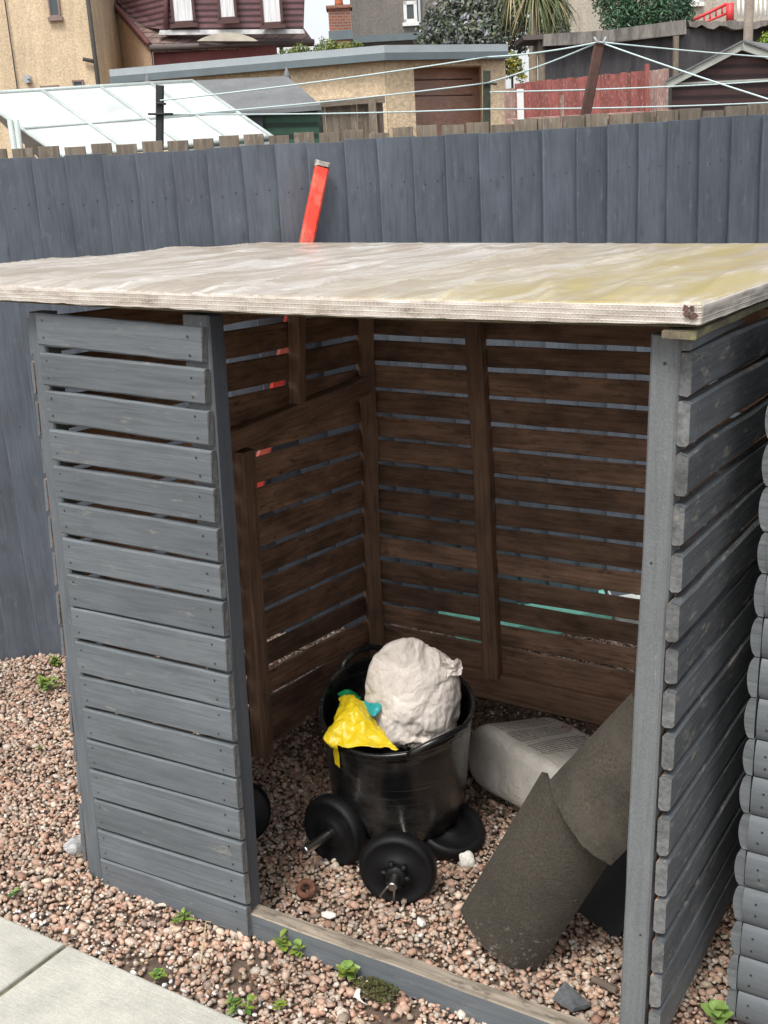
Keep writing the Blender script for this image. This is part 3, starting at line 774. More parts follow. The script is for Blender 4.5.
for p, nn in zip(sP, nrm_l):
    x = p.x/wx_*.262; y = p.y/wy_*.20; z = ((p.z-z0s)/(z1s-z0s)-.5)*.325
    q = V((x, y, z))*9; wq = V((x, y, z))+V((mnoise.noise(q), mnoise.noise(q+V((7, 1, 2))), mnoise.noise(q+V((1, 9, 4)))))*.020
    d = mnoise.noise(q*.6)*.010
    d -= valley(wq.x*5+wq.z*7, wq.y*6, wq.z*9-wq.x*5, 5)*.0045
    d -= valley(wq.x*12-wq.z*8+3, wq.y*10, wq.z*15+wq.x*6, 5)*.0022
    d -= valley(wq.x*26+9, wq.y*22, wq.z*30-wq.x*9, 4)*.0008
    out_.append(sc_c+sx*(x+nn.x*d+.004)+sy*(y+nn.y*d)+up_s*(z+nn.z*d-.10*max(0, x)*max(0, z)/.13))
mb = MB(); mb.add(out_, sF, 0, True)
sack = tag(mb.build('sack', [m_sack], loc=tuple(sc_c)), 'crumpled dusty white sack standing in the black tub', 'sack')
ssm = sack.modifiers.new('smooth', 'SUBSURF'); ssm.levels = 1; ssm.render_levels = 1
# torn ear at its top right
ear0 = pl(445, 662, 2, .46)
mb = MB()
e0 = sc_c+sx*.108+up_s*.098-sy*.03
def ear(u, v):
    q = V((u*3, v*3, 1))
    wv_ = mnoise.noise(q*.8)*.014+mnoise.noise(q*1.9)*.005
    return e0+sx*(-.034+.056*v*(1-.25*abs(u-.4)))+up_s*((u-.62)*.060*(1-.35*v)+.006*mnoise.noise(q+V((4, 4, 4))))+sy*(-.006-wv_)
mb.grid(ear, 40, 36); mb.build('torn_corner', [m_sack], sack)

# yellow packaging over the rim, with green and teal scraps
def film(name, base, rough=.35):
    k = NT(name); co = k.coord('Object', (1, 1, 1), rnd=False); a = k.noise(co, 30, 5, .6, 1.2)
    return k.done(k.ramp(a, [(.3, mul(base, .85)), (.7, mul(base, 1.1))]), rough, k.bump(a, .6, .006))
def crumple(name, ctrl, mat, label, cat, sub=14, amp=.006, freq=26, group=None, seed=0, thick=.0012):
    R_, Cn = len(ctrl), len(ctrl[0])
    P = [[V(p) for p in row] for row in ctrl]
    def cat_(a, b, c, d, t): return .5*((2*b)+(c-a)*t+(2*a-5*b+4*c-d)*t*t+(3*b-a-3*c+d)*t**3)
    def ev(u, v):
        y = v*(R_-1); j = min(int(y), R_-2); fy = y-j
        x = u*(Cn-1); i = min(int(x), Cn-2); fx = x-i
        rows = []
        for jj in (j-1, j, j+1, j+2):
            r = P[max(0, min(R_-1, jj))]
            g = [r[max(0, min(Cn-1, q))] for q in (i-1, i, i+1, i+2)]
            rows.append(cat_(*g, fx))
        p = cat_(*rows, fy)
        q = p*freq+V((seed, 0, 0))
        d = V((mnoise.noise(q), mnoise.noise(q+V((9, 3, 1))), mnoise.noise(q+V((2, 8, 5)))))*amp
        d += V((mnoise.noise(q*2.3), mnoise.noise(q*2.3+V((9, 3, 1))), mnoise.noise(q*2.3+V((2, 8, 5)))))*amp*.4
        return p+d
    mb = MB(); mb.grid(ev, sub*2, sub*2)
    o = mb.build(name, [mat], loc=tuple(ev(.5, .5)))
    sm = o.modifiers.new('thick', 'SOLIDIFY'); sm.thickness = thick
    return tag(o, label, cat, group)
def rimray(u, v, h):                         # on the sight line, at a height above the plane of the tub's rim
    d = ray(u, v); o = ttop+TA*h; return C+d*((o-C).dot(TA)/d.dot(TA))
m_yel = film('yellow_plastic_film', (.64, .47, .014), .34)
rows = [[rimray(340, 697, -.02), rimray(352, 696, .0), rimray(364, 702, .0), rimray(374, 712, -.03)],
        [rimray(339, 710, -.01), rimray(349, 706, .030), rimray(361, 712, .028), rimray(378, 724, .0)],
        [tubpt(math.radians(208), 1.02, .006), tubpt(math.radians(216), 1.04, .006), rimray(358, 724, .020), rimray(386, 735, .008)],
        [tubpt(math.radians(210), .95, .010), tubpt(math.radians(220), .96, .010), tubpt(math.radians(228), 1.03, .010), tubpt(math.radians(268), 1.035, -.004)]]
crumple('plastic_packet', rows, m_yel, 'crumpled bright yellow plastic packet draped over the tub rim', 'packet', 22, .0085, 36)
rows = [[tubpt(math.radians(a_), h_, .006) for a_ in (215, 221)] for h_ in (.95, .88, .81, .73)]
crumple('plastic_strip', rows, m_yel, 'narrow yellow plastic strip hanging down the outside of the tub', 'plastic strip', 8, .002, 40)
m_grn = film('green_plastic_film', (.01, .21, .075), .4); m_teal = film('teal_plastic_film', (.02, .30, .31), .4)
rows = [[rimray(338, 692, -.03), rimray(348, 690, -.01), rimray(357, 694, -.03)], [rimray(339, 699, -.02), rimray(350, 698, .0), rimray(360, 700, -.02)], [rimray(336, 714, -.03), rimray(343, 710, -.02), rimray(350, 706, -.02)]]
crumple('plastic_wrapper', rows, m_grn, 'dark green plastic wrapper tucked behind the yellow packet in the tub', 'wrapper', 8, .006, 30)
rows = [[rimray(363, 702, .0), rimray(373, 702, .015), rimray(382, 704, .02)], [rimray(366, 708, .005), rimray(374, 709, .018), rimray(381, 707, .02)], [rimray(368, 714, .0), rimray(374, 716, .010), rimray(378, 713, .012)]]
crumple('plastic_wrapper', rows, m_teal, 'small teal plastic wrapper between the yellow packet and the sack', 'wrapper', 8, .005, 34)

m_vinyl.node_tree.nodes['Principled BSDF'].inputs['Specular IOR Level'].default_value = .3
# dumbbells under and beside the tub
def dumbbell(c1, c2, bar_end, r, label, spanner=False, other_end=True):
    """c1 = front plate centre, c2 = rear plate centre, bar_end beyond c1"""
    d = (V(c1)-V(c2)).normalized()
    t = thing('dumbbell', label, 'dumbbell', (c1.x, c1.y, 0), 'dumbbells under the tub')
    def disc(c, dd, r):
        mb = MB()
        prof = [(.012, -.024), (r*.82, -.024), (r*.93, -.022), (r, -.013), (r, .013), (r*.93, .022), (r*.86, .024), (r*.80, .019), (r*.42, .016), (r*.38, .022), (.02, .024), (.012, .024), (.012, -.024)]
        mb.lathe(prof, c, dd, 48); return mb
    disc(c1, d, r).build('weight_plate', [m_vinyl], t)
    disc(c2, -d, r).build('weight_plate', [m_vinyl], t)
    # bar with thread
    e1 = V(bar_end); e0 = V(c2)-d*.03
    mb = MB(); L = (e1-e0).length; path = []; rad = []; N = 90
    for i in range(N+1):
        s = i/N; path.append(e0.lerp(e1, s)); x = s*L
        th = .0012 if (L-x) < .13 and i % 2 and s < .985 else 0
        rad.append(.0122-th if s < .99 else .010)
    mb.tube(path, rad, 14); mb.build('bar', [m_chrome], t)
    if spanner:
        mb = MB(); cc_ = V(c1)+d*.034
        a = (UG-d*UG.dot(d)).normalized(); b = d.cross(a)
        mb.lathe([(.012, -.009), (.026, -.009), (.028, 0), (.024, .009), (.012, .009)], cc_, d, 24)
        for q in range(6):
            an = 2*PI*q/6+.3; dr = a*math.cos(an)+b*math.sin(an)
            mb.tube([cc_+dr*.02, cc_+dr*.040], [.008, .0065], 8)
        mb.build('star_collar', [m_vinyl], t)
        for q, an in enumerate((PI+.12, PI+.62)):
            dr = a*math.cos(an)-b*math.sin(an)
            MB().tube([cc_+dr*.02+d*.006, cc_+dr*.075+d*.002], .0026, 8).build('wire_clip', [m_chrome], t)
    return t
RPL = .098
c1 = pl(398, 868, 2, RPL-.018); FHv = V((FG.x, FG.y, 0)).normalized(); dd = (-FHv*.97-V((RG.x, RG.y, 0))*.20).normalized(); c2 = c1-dd*.25
dumbbell(c1, c2, c1+dd*.085, RPL, 'black vinyl dumbbell in front of the tub, chrome bar end facing out', True)
lc = pl(449, 829, 2, .045); ld = (-FHv*.30+V((RG.x, RG.y, 0))*.22+V((0, 0, .93))).normalized(); rp = .098
tag(MB().lathe([(.014, -.022), (rp*.93, -.022), (rp, -.013), (rp, .013), (rp*.93, .022), (rp*.86, .024), (rp*.8, .019), (rp*.42, .016), (rp*.38, .022), (.014, .024), (.014, -.022)], lc, ld, 48).build('weight_plate', [m_vinyl], loc=tuple(lc)), 'black weight plate lying tilted behind the right side of the tub', 'weight plate')
dd = (V(c1)-pl(449, 829, 2, RPL-.018)).normalized()
a1 = pl(335, 830, 2, RPL-.018); a2 = a1-dd*.26; 
dumbbell(a1, a2, a1+dd*.125, RPL, 'black vinyl dumbbell left of the tub with long threaded chrome bar')

# weight plate standing behind the front-left panel
wp = pl(240, 812, 2, .085)
mb = MB(); wd_ = V((.55, -.75, .25)).normalized()
mb.lathe([(.014, -.024), (.078, -.024), (.085, -.016), (.085, .016), (.078, .024), (.03, .02), (.014, .024), (.014, -.024)], wp, wd_, 40)
tag(mb.build('weight_plate', [m_vinyl], loc=tuple(wp)), 'loose black weight plate on the gravel just inside the left panel', 'weight plate')

# rusty ring
m_rust = rough_mat('rusty_iron', (.13, .055, .03), .5, 50, .8, .9, fine=200)
rc = pl(306, 889, 2, .016); ra = V((.25, -.45, .85)).normalized()
mb = MB(); mb.lathe([(.011, 0), (.012, .008), (.017, .011), (.024, .009), (.027, 0), (.024, -.009), (.017, -.011), (.012, -.008), (.011, 0)], rc, ra, 28, fn=lambda p: p*(1+.08*mnoise.noise(p*90)))
tag(mb.build('iron_ring', [m_rust], loc=tuple(rc)), 'small rusty iron ring lying on the gravel inside the store', 'ring')

# bag of compost
kk = NT('printed_white_bag'); tc = kk.new('ShaderNodeTexCoord'); sp = kk.new('ShaderNodeSeparateXYZ'); kk.l(tc.outputs['Object'], sp.inputs[0])
X_, Y_, Z_ = sp.outputs
row = kk.math('MULTIPLY', X_, 92); fr = kk.math('FRACT', row); rowid = kk.math('FLOOR', row)
line = kk.math('LESS_THAN', fr, .52)
cv = kk.new('ShaderNodeCombineXYZ'); kk.l(kk.math('MULTIPLY', Y_, 210), cv.inputs[0]); kk.l(kk.math('MULTIPLY', rowid, 7.3), cv.inputs[1])
wn = kk.noise(cv.outputs[0], 1.0, 2, .5); words = kk.ramp(wn, [(.40, 0), (.44, 1)])
rlen = kk.new('ShaderNodeCombineXYZ'); kk.l(kk.math('MULTIPLY', rowid, 3.7), rlen.inputs[0]); ln_ = kk.noise(rlen.outputs[0], 1, 0, .5)
right = kk.math('LESS_THAN', Y_, kk.math('ADD', .02, kk.math('MULTIPLY', ln_, .14)))
left = kk.math('GREATER_THAN', Y_, -.118)
def band(lo, hi): return kk.math('MULTIPLY', kk.math('GREATER_THAN', X_, lo), kk.math('LESS_THAN', X_, hi))
bands = kk.math('ADD', kk.math('ADD', band(-.205, -.185), band(-.163, -.105)), kk.math('ADD', band(-.092, -.022), band(-.005, .07)))
msk = kk.math('MULTIPLY', kk.math('MULTIPLY', line, words), kk.math('MULTIPLY', kk.math('MULTIPLY', left, right), bands))
msk = kk.math('MULTIPLY', msk, kk.math('GREATER_THAN', Z_, .035))
co = kk.coord('Object', (1, 1, 1), rnd=False); dn = kk.noise(co, 7, 6, .65); cr_ = kk.noise(kk.coord('Object', (5, 40, 9), rnd=False), 1.5, 5, .6, .5)
col = kk.ramp(dn, [(.3, (.36, .33, .29)), (.65, (.56, .53, .48))])
col = kk.mix(kk.math('MULTIPLY', msk, .8), col, (.06, .055, .05))
dirt = kk.noise(co, 34, 5, .7); col = kk.mix(kk.ramp(dirt, [(.66, 0), (.78, .6)]), col, (.10, .075, .055))
bv_ = kk.noise(kk.coord('Object', (26, 6, 16), rnd=False, rot=(0, .2, .3)), 1.6, 6, .6, 1.2)
m_bag = kk.done(col, .42, kk.bump(kk.math('ADD', kk.math('ADD', cr_, dn), kk.math('MULTIPLY', bv_, 1.2)), .6, .009))
bw = (V((.786, 1.178, 0))-V((.676, .913, 0))).normalized(); bl_ = V((bw.y, -bw.x, 0)); bz = V((0, 0, 1))
BC = V((.676, .913, 0))*.5+V((.786, 1.178, 0))*.5+bl_*.205; BC.z = .096; BC = BC-V((FG.x, FG.y, 0))*.035-V((RG.x, RG.y, 0))*.01
def bagpt(u, v):
    th = 2*PI*u; ph = PI*v
    sg = lambda x, e: math.copysign(abs(x)**e, x)
    sp_ = max(0.0, math.sin(ph))
    y = sg(math.cos(th), .36)*sp_**.20*.156; x = sg(math.sin(th), .36)*sp_**.20*.235; z = -sg(math.cos(ph), .42)*.094
    # flatter towards the sealed ends
    e = abs(x)/.225; z *= (1-.42*e**5)
    d = mnoise.noise((x*6, y*6, z*6))*.010+mnoise.noise((x*30, y*9, z*20))*.0022
    return V((x, y, z+d*.9)), d
mb = MB(); mb.grid(lambda u, v: bagpt(u, v)[0], 120, 80)
# hazard diamond
def bagtop(x, y):
    return .0655+mnoise.noise((x*6, y*6, .4))*.0105
bag = mb.build('compost_bag', [m_bag])
bag.rotation_mode = 'QUATERNION'
bag.rotation_quaternion = Matrix.Rotation(math.radians(-11), 3, bl_).to_quaternion() @ Matrix((bl_, bw, bz)).transposed().to_quaternion(); bag.location = BC
tag(bag, 'full white printed plastic bag lying flat on the gravel behind the leaning tiles', 'bag')
dg = bpy.context.evaluated_depsgraph_get()
from mathutils.bvhtree import BVHTree
bvh = BVHTree.FromPolygons([v.co for v in bag.data.vertices], [p.vertices for p in bag.data.polygons])
def on_bag(x, y, h=.0008):
    r = bvh.ray_cast(V((x, y, 1)), V((0, 0, -1))); return V((x, y, (r[0].z if r[0] else .06)+h))
m_hz = simple('red_print', (.33, .05, .04)); m_bk = simple('black_print', (.03, .03, .03))
def bag_patch(name, quads, mat):
    mb = MB()
    for q in quads: mb.add([on_bag(*p) for p in q], [tuple(range(len(q)))])
    me_ = bpy.data.meshes.new(name); me_.from_pydata([tuple(v) for v in mb.v], [], mb.f); me_.materials.append(mat)
    o = bpy.data.objects.new(name, me_); COL.objects.link(o); o.parent = bag; return o
hx, hy, hr = -.055, .098, .020
dq = [(hx-hr, hy), (hx, hy+hr), (hx+hr, hy), (hx, hy-hr)]; di = [(hx+(x-hx)*.76, hy+(y-hy)*.76) for x, y in dq]
bag_patch('hazard_mark', [[dq[i], dq[(i+1) % 4], di[(i+1) % 4], di[i]] for i in range(4)], m_hz)
bag_patch('exclamation_mark', [[(hx-.008, hy-.002), (hx-.008, hy+.002), (hx+.003, hy+.0012), (hx+.003, hy-.0012)], [(hx+.005, hy-.0015), (hx+.005, hy+.0015), (hx+.008, hy+.0015), (hx+.008, hy-.0015)]], m_bk)

# two half-round ridge tiles leaning into the right-hand corner post
m_tile = rough_mat('dark_mossy_tile', (.088, .078, .064), .28, 7, .7, .92, fine=150, dist=.004, tint=(.17, .15, .12), tint_scale=9, finevary=.35)
kk = NT('scuffed_brown_tile'); co = kk.coord('Object', (1, 1, 1), rnd=False)
a = kk.noise(co, 8, 6, .65); f = kk.noise(co, 170, 3, .6); ch = kk.noise(co, 46, 6, .75)
col = kk.ramp(a, [(.3, (.036, .030, .022)), (.7, (.058, .049, .036))])
col = kk.mix(1., col, kk.ramp(f, [(.3, .65), (.7, 1.3)]), 'MULTIPLY')
spz = kk.new('ShaderNodeSeparateXYZ'); tcx = kk.new('ShaderNodeTexCoord'); kk.l(tcx.outputs['Object'], spz.inputs[0])
low = kk.new('ShaderNodeMapRange'); low.inputs[1].default_value = .16; low.inputs[2].default_value = .02; kk.l(spz.outputs[2], low.inputs[0])
thr = kk.math('ADD', kk.math('MULTIPLY', low.outputs[0], .10), ch)
col = kk.mix(kk.math('MULTIPLY', kk.ramp(thr, [(.64, 0), (.76, 1)]), .55), col, (.36, .33, .29))
m_tile = kk.done(col, .93, kk.bump(kk.math('ADD', a, f), .7, .004))
m_tile2 = rough_mat('plain_brown_tile', (.045, .038, .028), .35, 8, .7, .93, fine=170, dist=.004, finevary=.4, tint=(.062, .053, .041), tint_scale=11)
def tile_axis(b_, t_, wv=(.915, 0, -.40)):
    global tB, tD, tW, tN, TL
    tB = b_; tD = (t_-b_).normalized(); TL = (t_-b_).length
    tW = V(wv); tW = (tW-tD*tW.dot(tD)).normalized(); tN = tD.cross(tW)
    if tN.y > 0: tN = -tN
def ridge(s0, s1, off, half, sagi, thick, label, mat, flare=0.0):
    n = 26; m = 16; mb = MB()
    R_ = (half*half+sagi*sagi)/(2*sagi); am = math.asin(min(1, half/R_))
    def pt(u, v, inn):
        a = -am+2*am*u; r = R_-(thick if inn else 0)
        s = s0+(s1-s0)*v
        s += .008*mnoise.noise((u*2, v*1.5, off*50)) + (.004*mnoise.noise((u*9, v*9, 2)))
        ww = (half*0+math.sin(a)*r)*(1+flare*(1-v))
        p = tB+tD*s+tW*ww+tN*(off+(math.cos(a)*r-R_+sagi))
        q = p*22; return p+tN*mnoise.noise(q)*.0016
    g0 = [[pt(i/n, j/m, 0) for i in range(n+1)] for j in range(m+1)]; g1 = [[pt(i/n, j/m, 1) for i in range(n+1)] for j in range(m+1)]
    vs = [p for r in g0 for p in r]+[p for r in g1 for p in r]; o = (n+1)*(m+1); w_ = n+1
    fs = [(j*w_+i, j*w_+i+1, (j+1)*w_+i+1, (j+1)*w_+i) for j in range(m) for i in range(n)]
    fs += [(o+j*w_+i, o+(j+1)*w_+i, o+(j+1)*w_+i+1, o+j*w_+i+1) for j in range(m) for i in range(n)]
    mb.add(vs, fs, 0, True)
    rim = [(i, i+1, o+i+1, o+i) for i in range(n)]+[(m*w_+i, o+m*w_+i, o+m*w_+i+1, m*w_+i+1) for i in range(n)]
    rim += [(j*w_, o+j*w_, o+(j+1)*w_, (j+1)*w_) for j in range(m)]+[(j*w_+n, (j+1)*w_+n, o+(j+1)*w_+n, o+j*w_+n) for j in range(m)]
    mb.add(vs, rim, 0)
    b_ = tB+tD*s0
    return tag(mb.build('ridge_tile', [mat], loc=(b_.x, b_.y, max(0, b_.z-.02))), label, 'ridge tile', 'ridge tiles leaning in the store')
tile_axis(pl(502, 934, 2, .05), pl(577, 814, 1, .245))
ridge(-.02, TL+.03, 0, .111, .052, .016, 'brown ridge tile with chalky scuffs standing on the gravel, lower of two', m_tile)
tile_axis(pl(579, 822, 1, .19), pl(676, 722, 1, .25), (.84, -.38, -.40))
ridge(0, TL*.88, 0, .112, .050, .016, 'plain brown ridge tile overlapping the scuffed one, against the right post', m_tile2)
# dark mat leaning in the shade behind them
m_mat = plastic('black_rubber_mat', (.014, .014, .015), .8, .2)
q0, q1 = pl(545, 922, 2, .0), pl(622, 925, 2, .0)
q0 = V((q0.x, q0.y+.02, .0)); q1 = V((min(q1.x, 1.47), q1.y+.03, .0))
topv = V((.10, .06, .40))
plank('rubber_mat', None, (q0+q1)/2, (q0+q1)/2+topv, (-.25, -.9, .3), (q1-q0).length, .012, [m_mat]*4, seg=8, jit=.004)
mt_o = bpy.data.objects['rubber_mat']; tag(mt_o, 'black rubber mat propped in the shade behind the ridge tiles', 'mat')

# mint tray and white board on the gravel behind the store
m_mint = film('mint_plastic', (.34, .85, .66), .4); m_wht = film('white_plastic', (.75, .78, .74), .4)
def tray(pts, mat, label, name):
    P = [pl(u, v, 2, .05) for u, v in pts]; c = sum(P, V())/len(P)
    mb = MB(); mb.prism([p-V((0, 0, .05)) for p in P], (0, 0, .035))
    inner = [c+(p-c)*.93 for p in P]
    for i in range(len(P)):
        a, b = P[i], P[(i+1) % len(P)]; a2, b2 = inner[i], inner[(i+1) % len(P)]
        z = V((0, 0, .015)); mb.add([a-z, b-z, b2-z, a2-z, a+z, b+z, b2+z, a2+z], [(0,1,2,3),(4,7,6,5),(0,4,5,1),(2,6,7,3),(1,5,6,2),(3,7,4,0)])
    return tag(mb.build(name, [mat], loc=(c.x, c.y, 0)), label, 'tray')
tray([(436, 606), (596, 577), (612, 612), (470, 640)], m_mint, 'mint green plastic tray on the gravel behind the store, glimpsed through the gaps', 'plastic_tray')
tray([(600, 578), (668, 584), (668, 628), (616, 612)], m_wht, 'white plastic tray on the gravel behind the right of the store', 'plastic_tray')

# ------------------------------------------------------------------ small litter and weeds
m_leaf1 = rough_mat('dead_leaf', (.16, .085, .045), .35, 60, .3); m_leaf2 = rough_mat('pale_dead_straw', (.36, .27, .16), .3, 60, .3)
mb = MB(); r_ = random.Random(11)
def on_ground(x, y): return V((x, y, gz(x, y)+r_.uniform(.002, .007)))
for i in range(900):
    if i < 520: x, y = r_.uniform(.05, W-.05), r_.triangular(.1, D-.05, D-.1)
    elif i < 760: x, y = r_.uniform(-1.3, -.05), r_.uniform(-.25, 1.3)
    else: x, y = r_.uniform(0, 1.5), r_.uniform(-.25, -.03)
    p = on_ground(x, y); a_ = r_.random()*6.28; L = r_.uniform(.006, .017)
    if r_.random() < .72:
        d_ = V((math.cos(a_), math.sin(a_), r_.uniform(-.25, .35))).normalized(); s_ = d_.cross(V((r_.gauss(0, .3), r_.gauss(0, .3), 1))).normalized(); up_ = s_.cross(d_)
        mb.add([p-d_*L*.5, p+s_*L*.3+up_*L*.12, p+d_*L*.5, p-s_*L*.3+up_*L*.15, p], [(0, 4, 1), (1, 4, 2), (2, 4, 3), (3, 4, 0)], 0)
    else:
        d_ = V((math.cos(a_), math.sin(a_), r_.uniform(-.1, .2))); mb.tube([p-d_*L, p+V((0, 0, .002)), p+d_*L*1.3], .0008, 4, 1)
tag(mb.build('leaf_litter', [m_leaf1, m_leaf2]), 'small brown leaf bits and straw scattered over the gravel', 'leaf litter', kind='stuff')
def lump(name, c, r3, mat, label, cat, seed, group=None, yaw=0., amp=.25):
    bm = bmesh.new(); bmesh.ops.create_icosphere(bm, subdivisions=3, radius=1)
    ca, sa = math.cos(yaw), math.sin(yaw); mb = MB(); vs = []
    for v in bm.verts:
        d = 1+amp*mnoise.noise(v.co*1.3+V((seed, 0, 0)))+amp*.4*mnoise.noise(v.co*3+V((0, seed, 0)))
        x, y, z = v.co.x*r3[0]*d, v.co.y*r3[1]*d, v.co.z*r3[2]*d
        vs.append(V(c)+V((x*ca-y*sa, x*sa+y*ca, z)))
    mb.add(vs, [[q.index for q in f.verts] for f in bm.faces], 0, True); bm.free()
    return tag(mb.build(name, [mat], loc=tuple(c)), label, cat, group)
m_chalk = rough_mat('white_chalk', (.68, .66, .6), .15, 20, .3, .7)
lump('white_stone', pl(467, 860, 2, .02), (.022, .014, .026), m_chalk, 'white broken stone between the dumbbell and the leaning tile', 'stone', 3, yaw=.5)
lump('white_stone', pl(421, 922, 2, .010), (.010, .016, .008), m_chalk, 'small white pebble on the gravel left of the tile foot', 'stone', 9, yaw=.9)
lump('white_stone', pl(329, 915, 2, .010), (.020, .012, .008), m_chalk, 'flat pale stone on the gravel just inside the sill', 'stone', 14, yaw=.3)
m_slate = rough_mat('dark_slate', (.07, .075, .08), .3, 30, .5, .7)
p = pl(572, 1000, 2, .006)
mb = MB(); mb.prism([pl(552, 999, 2, .008), pl(562, 985, 2, .026), pl(588, 1008, 2, .006), pl(572, 1012, 2, .004)], (.004, .006, .008))
tag(mb.build('slate_shard', [m_slate], loc=tuple(p)), 'dark grey slate shard lying just behind the sill', 'slate')
m_stick = wood('grey_stick', (.14, .11, .085), grain=.4, vary=.3, bump=.6, rough=.9)
a, b = pl(592, 978, 2, .012), pl(617, 990, 2, .014)
st_ = plank('wood_splinter', None, a, b, (0, -.3, 1), .016, .010, [m_stick]*4, seg=5, jit=.003)
tag(st_, 'short grey wood splinter on the gravel beside the right post', 'splinter')
m_straw = rough_mat('dry_straw', (.50, .38, .2), .2, 60, .2)
a = pl(206, 921, 2, .03); b = pl(203, 942, 2, .022); c_ = pl(200, 966, 2, .006); d_ = pl(211, 922, 2, .03)
mb = MB().tube([d_, a, b, c_], [.0012, .0017, .0017, .0014], 6)
tag(mb.build('straw_stalk', [m_straw], loc=tuple(c_)), 'bent dry straw stalk on the gravel in front of the left panel', 'stalk')
kk = NT('clear_plastic_scrap'); co = kk.coord('Object', (1, 1, 1), rnd=False); a = kk.noise(co, 60, 4, .6, 1)
m_clear = kk.done((.72, .73, .74), .25, kk.bump(a, .8, .006), Transmission_Weight=.45, Alpha=.75)
g0 = [[pl(62, 846, 2, .012), pl(72, 838, 2, .03), pl(84, 833, 2, .02)], [pl(64, 850, 2, .02), pl(75, 846, 2, .035), pl(87, 838, 2, .022)], [pl(70, 855, 2, .008), pl(80, 853, 2, .012), pl(88, 846, 2, .012)]]
crumple('plastic_scrap', g0, m_clear, 'crumpled clear plastic scrap on the gravel left of the panel', 'plastic scrap', 8, .005, 40, thick=.0006)
g0 = [[pl(356, 990, 2, .022), pl(361, 989, 2, .024)], [pl(355, 997, 2, .016), pl(360, 998, 2, .018)], [pl(363, 1003, 2, .010), pl(368, 1005, 2, .010)]]
crumple('paper_scrap', g0, m_chalk, 'small white scrap on the gravel in front of the sill', 'scrap', 6, .002, 60, thick=.0008)

def leafmat(name, base):
    k = NT(name); co = k.coord('Object', (1, 1, 1)); a = k.noise(co, 40, 3, .6)
    return k.done(k.ramp(a, [(.3, mul(base, .75)), (.7, mul(base, 1.25))]), .45, None, Subsurface_Weight=0.0)
m_weed = leafmat('bright_weed_leaf', (.165, .255, .06)); m_weed2 = leafmat('yellow_weed_leaf', (.17, .23, .03)); m_weedd = leafmat('dark_weed_leaf', (.06, .13, .025))
def add_leaf(mb, base, d, up, L, w, mat=0, droop=.35, fold=.25):
    d = V(d).normalized(); up = V(up); s = d.cross(up).normalized(); up = s.cross(d)
    vs = []; n = 6
    for i in range(n+1):
        t = i/n; wd = w*math.sin(PI*min(1, t*.92+.06))**.8; 
        c = V(base)+d*(L*t)+up*(L*(.25*t-droop*t*t))
        vs += [c-s*wd+up*wd*fold, c, c+s*wd+up*wd*fold]
    fs = []
    for i in range(n): a = i*3; fs += [(a, a+1, a+4, a+3), (a+1, a+2, a+5, a+4)]
    mb.add(vs, fs, mat, True)
def weed(u, v, size, nl, label, mats, spread=1.0, wide=.34, seed=0, group='weeds in the gravel'):
    r = random.Random(seed); p = pl(u, v, 2, .0)
    mb = MB()
    nst = max(1, nl//7)
    for s in range(nst):
        off = V((r.uniform(-1, 1), r.uniform(-1, 1), 0))*size*.45*(nst > 1)*spread
        h = size*r.uniform(.35, .8); tip = p+off+V((r.uniform(-.2, .2)*size, r.uniform(-.2, .2)*size, h))
        mb.tube([p+off*.8, tip], [.0014, .0008], 5, 0)
        k_ = nl//nst
        for i in range(k_):
            a = r.random()*2*PI; t = .25+.75*i/max(1, k_-1)
            b = (p+off*.8).lerp(tip, t); el = r.uniform(.1, .7)
            dr = V((math.cos(a)*math.cos(el), math.sin(a)*math.cos(el), math.sin(el)))
            L = size*r.uniform(.38, .72)*(1.05-.35*t)
            add_leaf(mb, b, dr, (0, 0, 1), L, L*wide*r.uniform(.8, 1.15), r.randrange(len(mats)))
    return tag(mb.build('weed', mats, loc=tuple(p)), label, 'weed', group)
G1 = [m_weed, m_weed2, m_weedd]
weed(285, 958, .055, 16, 'bright green leafy weed against the left end of the sill', [m_weed, m_weed2], seed=1)
weed(343, 983, .060, 15, 'bright pointed-leaf weed in front of the sill beside the moss', [m_weed, m_weed2], seed=2, wide=.42)
weed(186, 923, .045, 22, 'feathery green weed at the foot of the left panel', [m_weed, m_weed2, m_weedd], seed=3, wide=.2)
weed(165, 978, .04, 16, 'small weed at the edge of the paving slab', G1, seed=4, wide=.26)
weed(241, 1014, .045, 24, 'low sprawling weed at the slab edge near the photo bottom', G1, seed=5, wide=.25)
weed(281, 1010, .035, 10, 'tiny pale weed on gravel below the sill weeds', [m_weed2], seed=6, wide=.25)
weed(52, 690, .07, 34, 'yellow-green weed clump along the left side of the store', [m_weed2, m_weed], seed=7, wide=.25)
weed(56, 668, .055, 24, 'smaller yellow-green weed tuft nearer the fence', [m_weed2, m_weed], seed=8, wide=.25)
weed(15, 895, .035, 10, 'tiny weed on gravel at the left photo edge', [m_weed, m_weedd], seed=9, wide=.25)
weed(716, 1030, .075, 9, 'broad-leaved bright weed at the foot of the log-lap shed', [m_weed], seed=10, wide=.46)
weed(42, 752, .03, 9, 'sparse small weed in the middle of the left gravel', [m_weed2, m_weedd], seed=12, wide=.25)
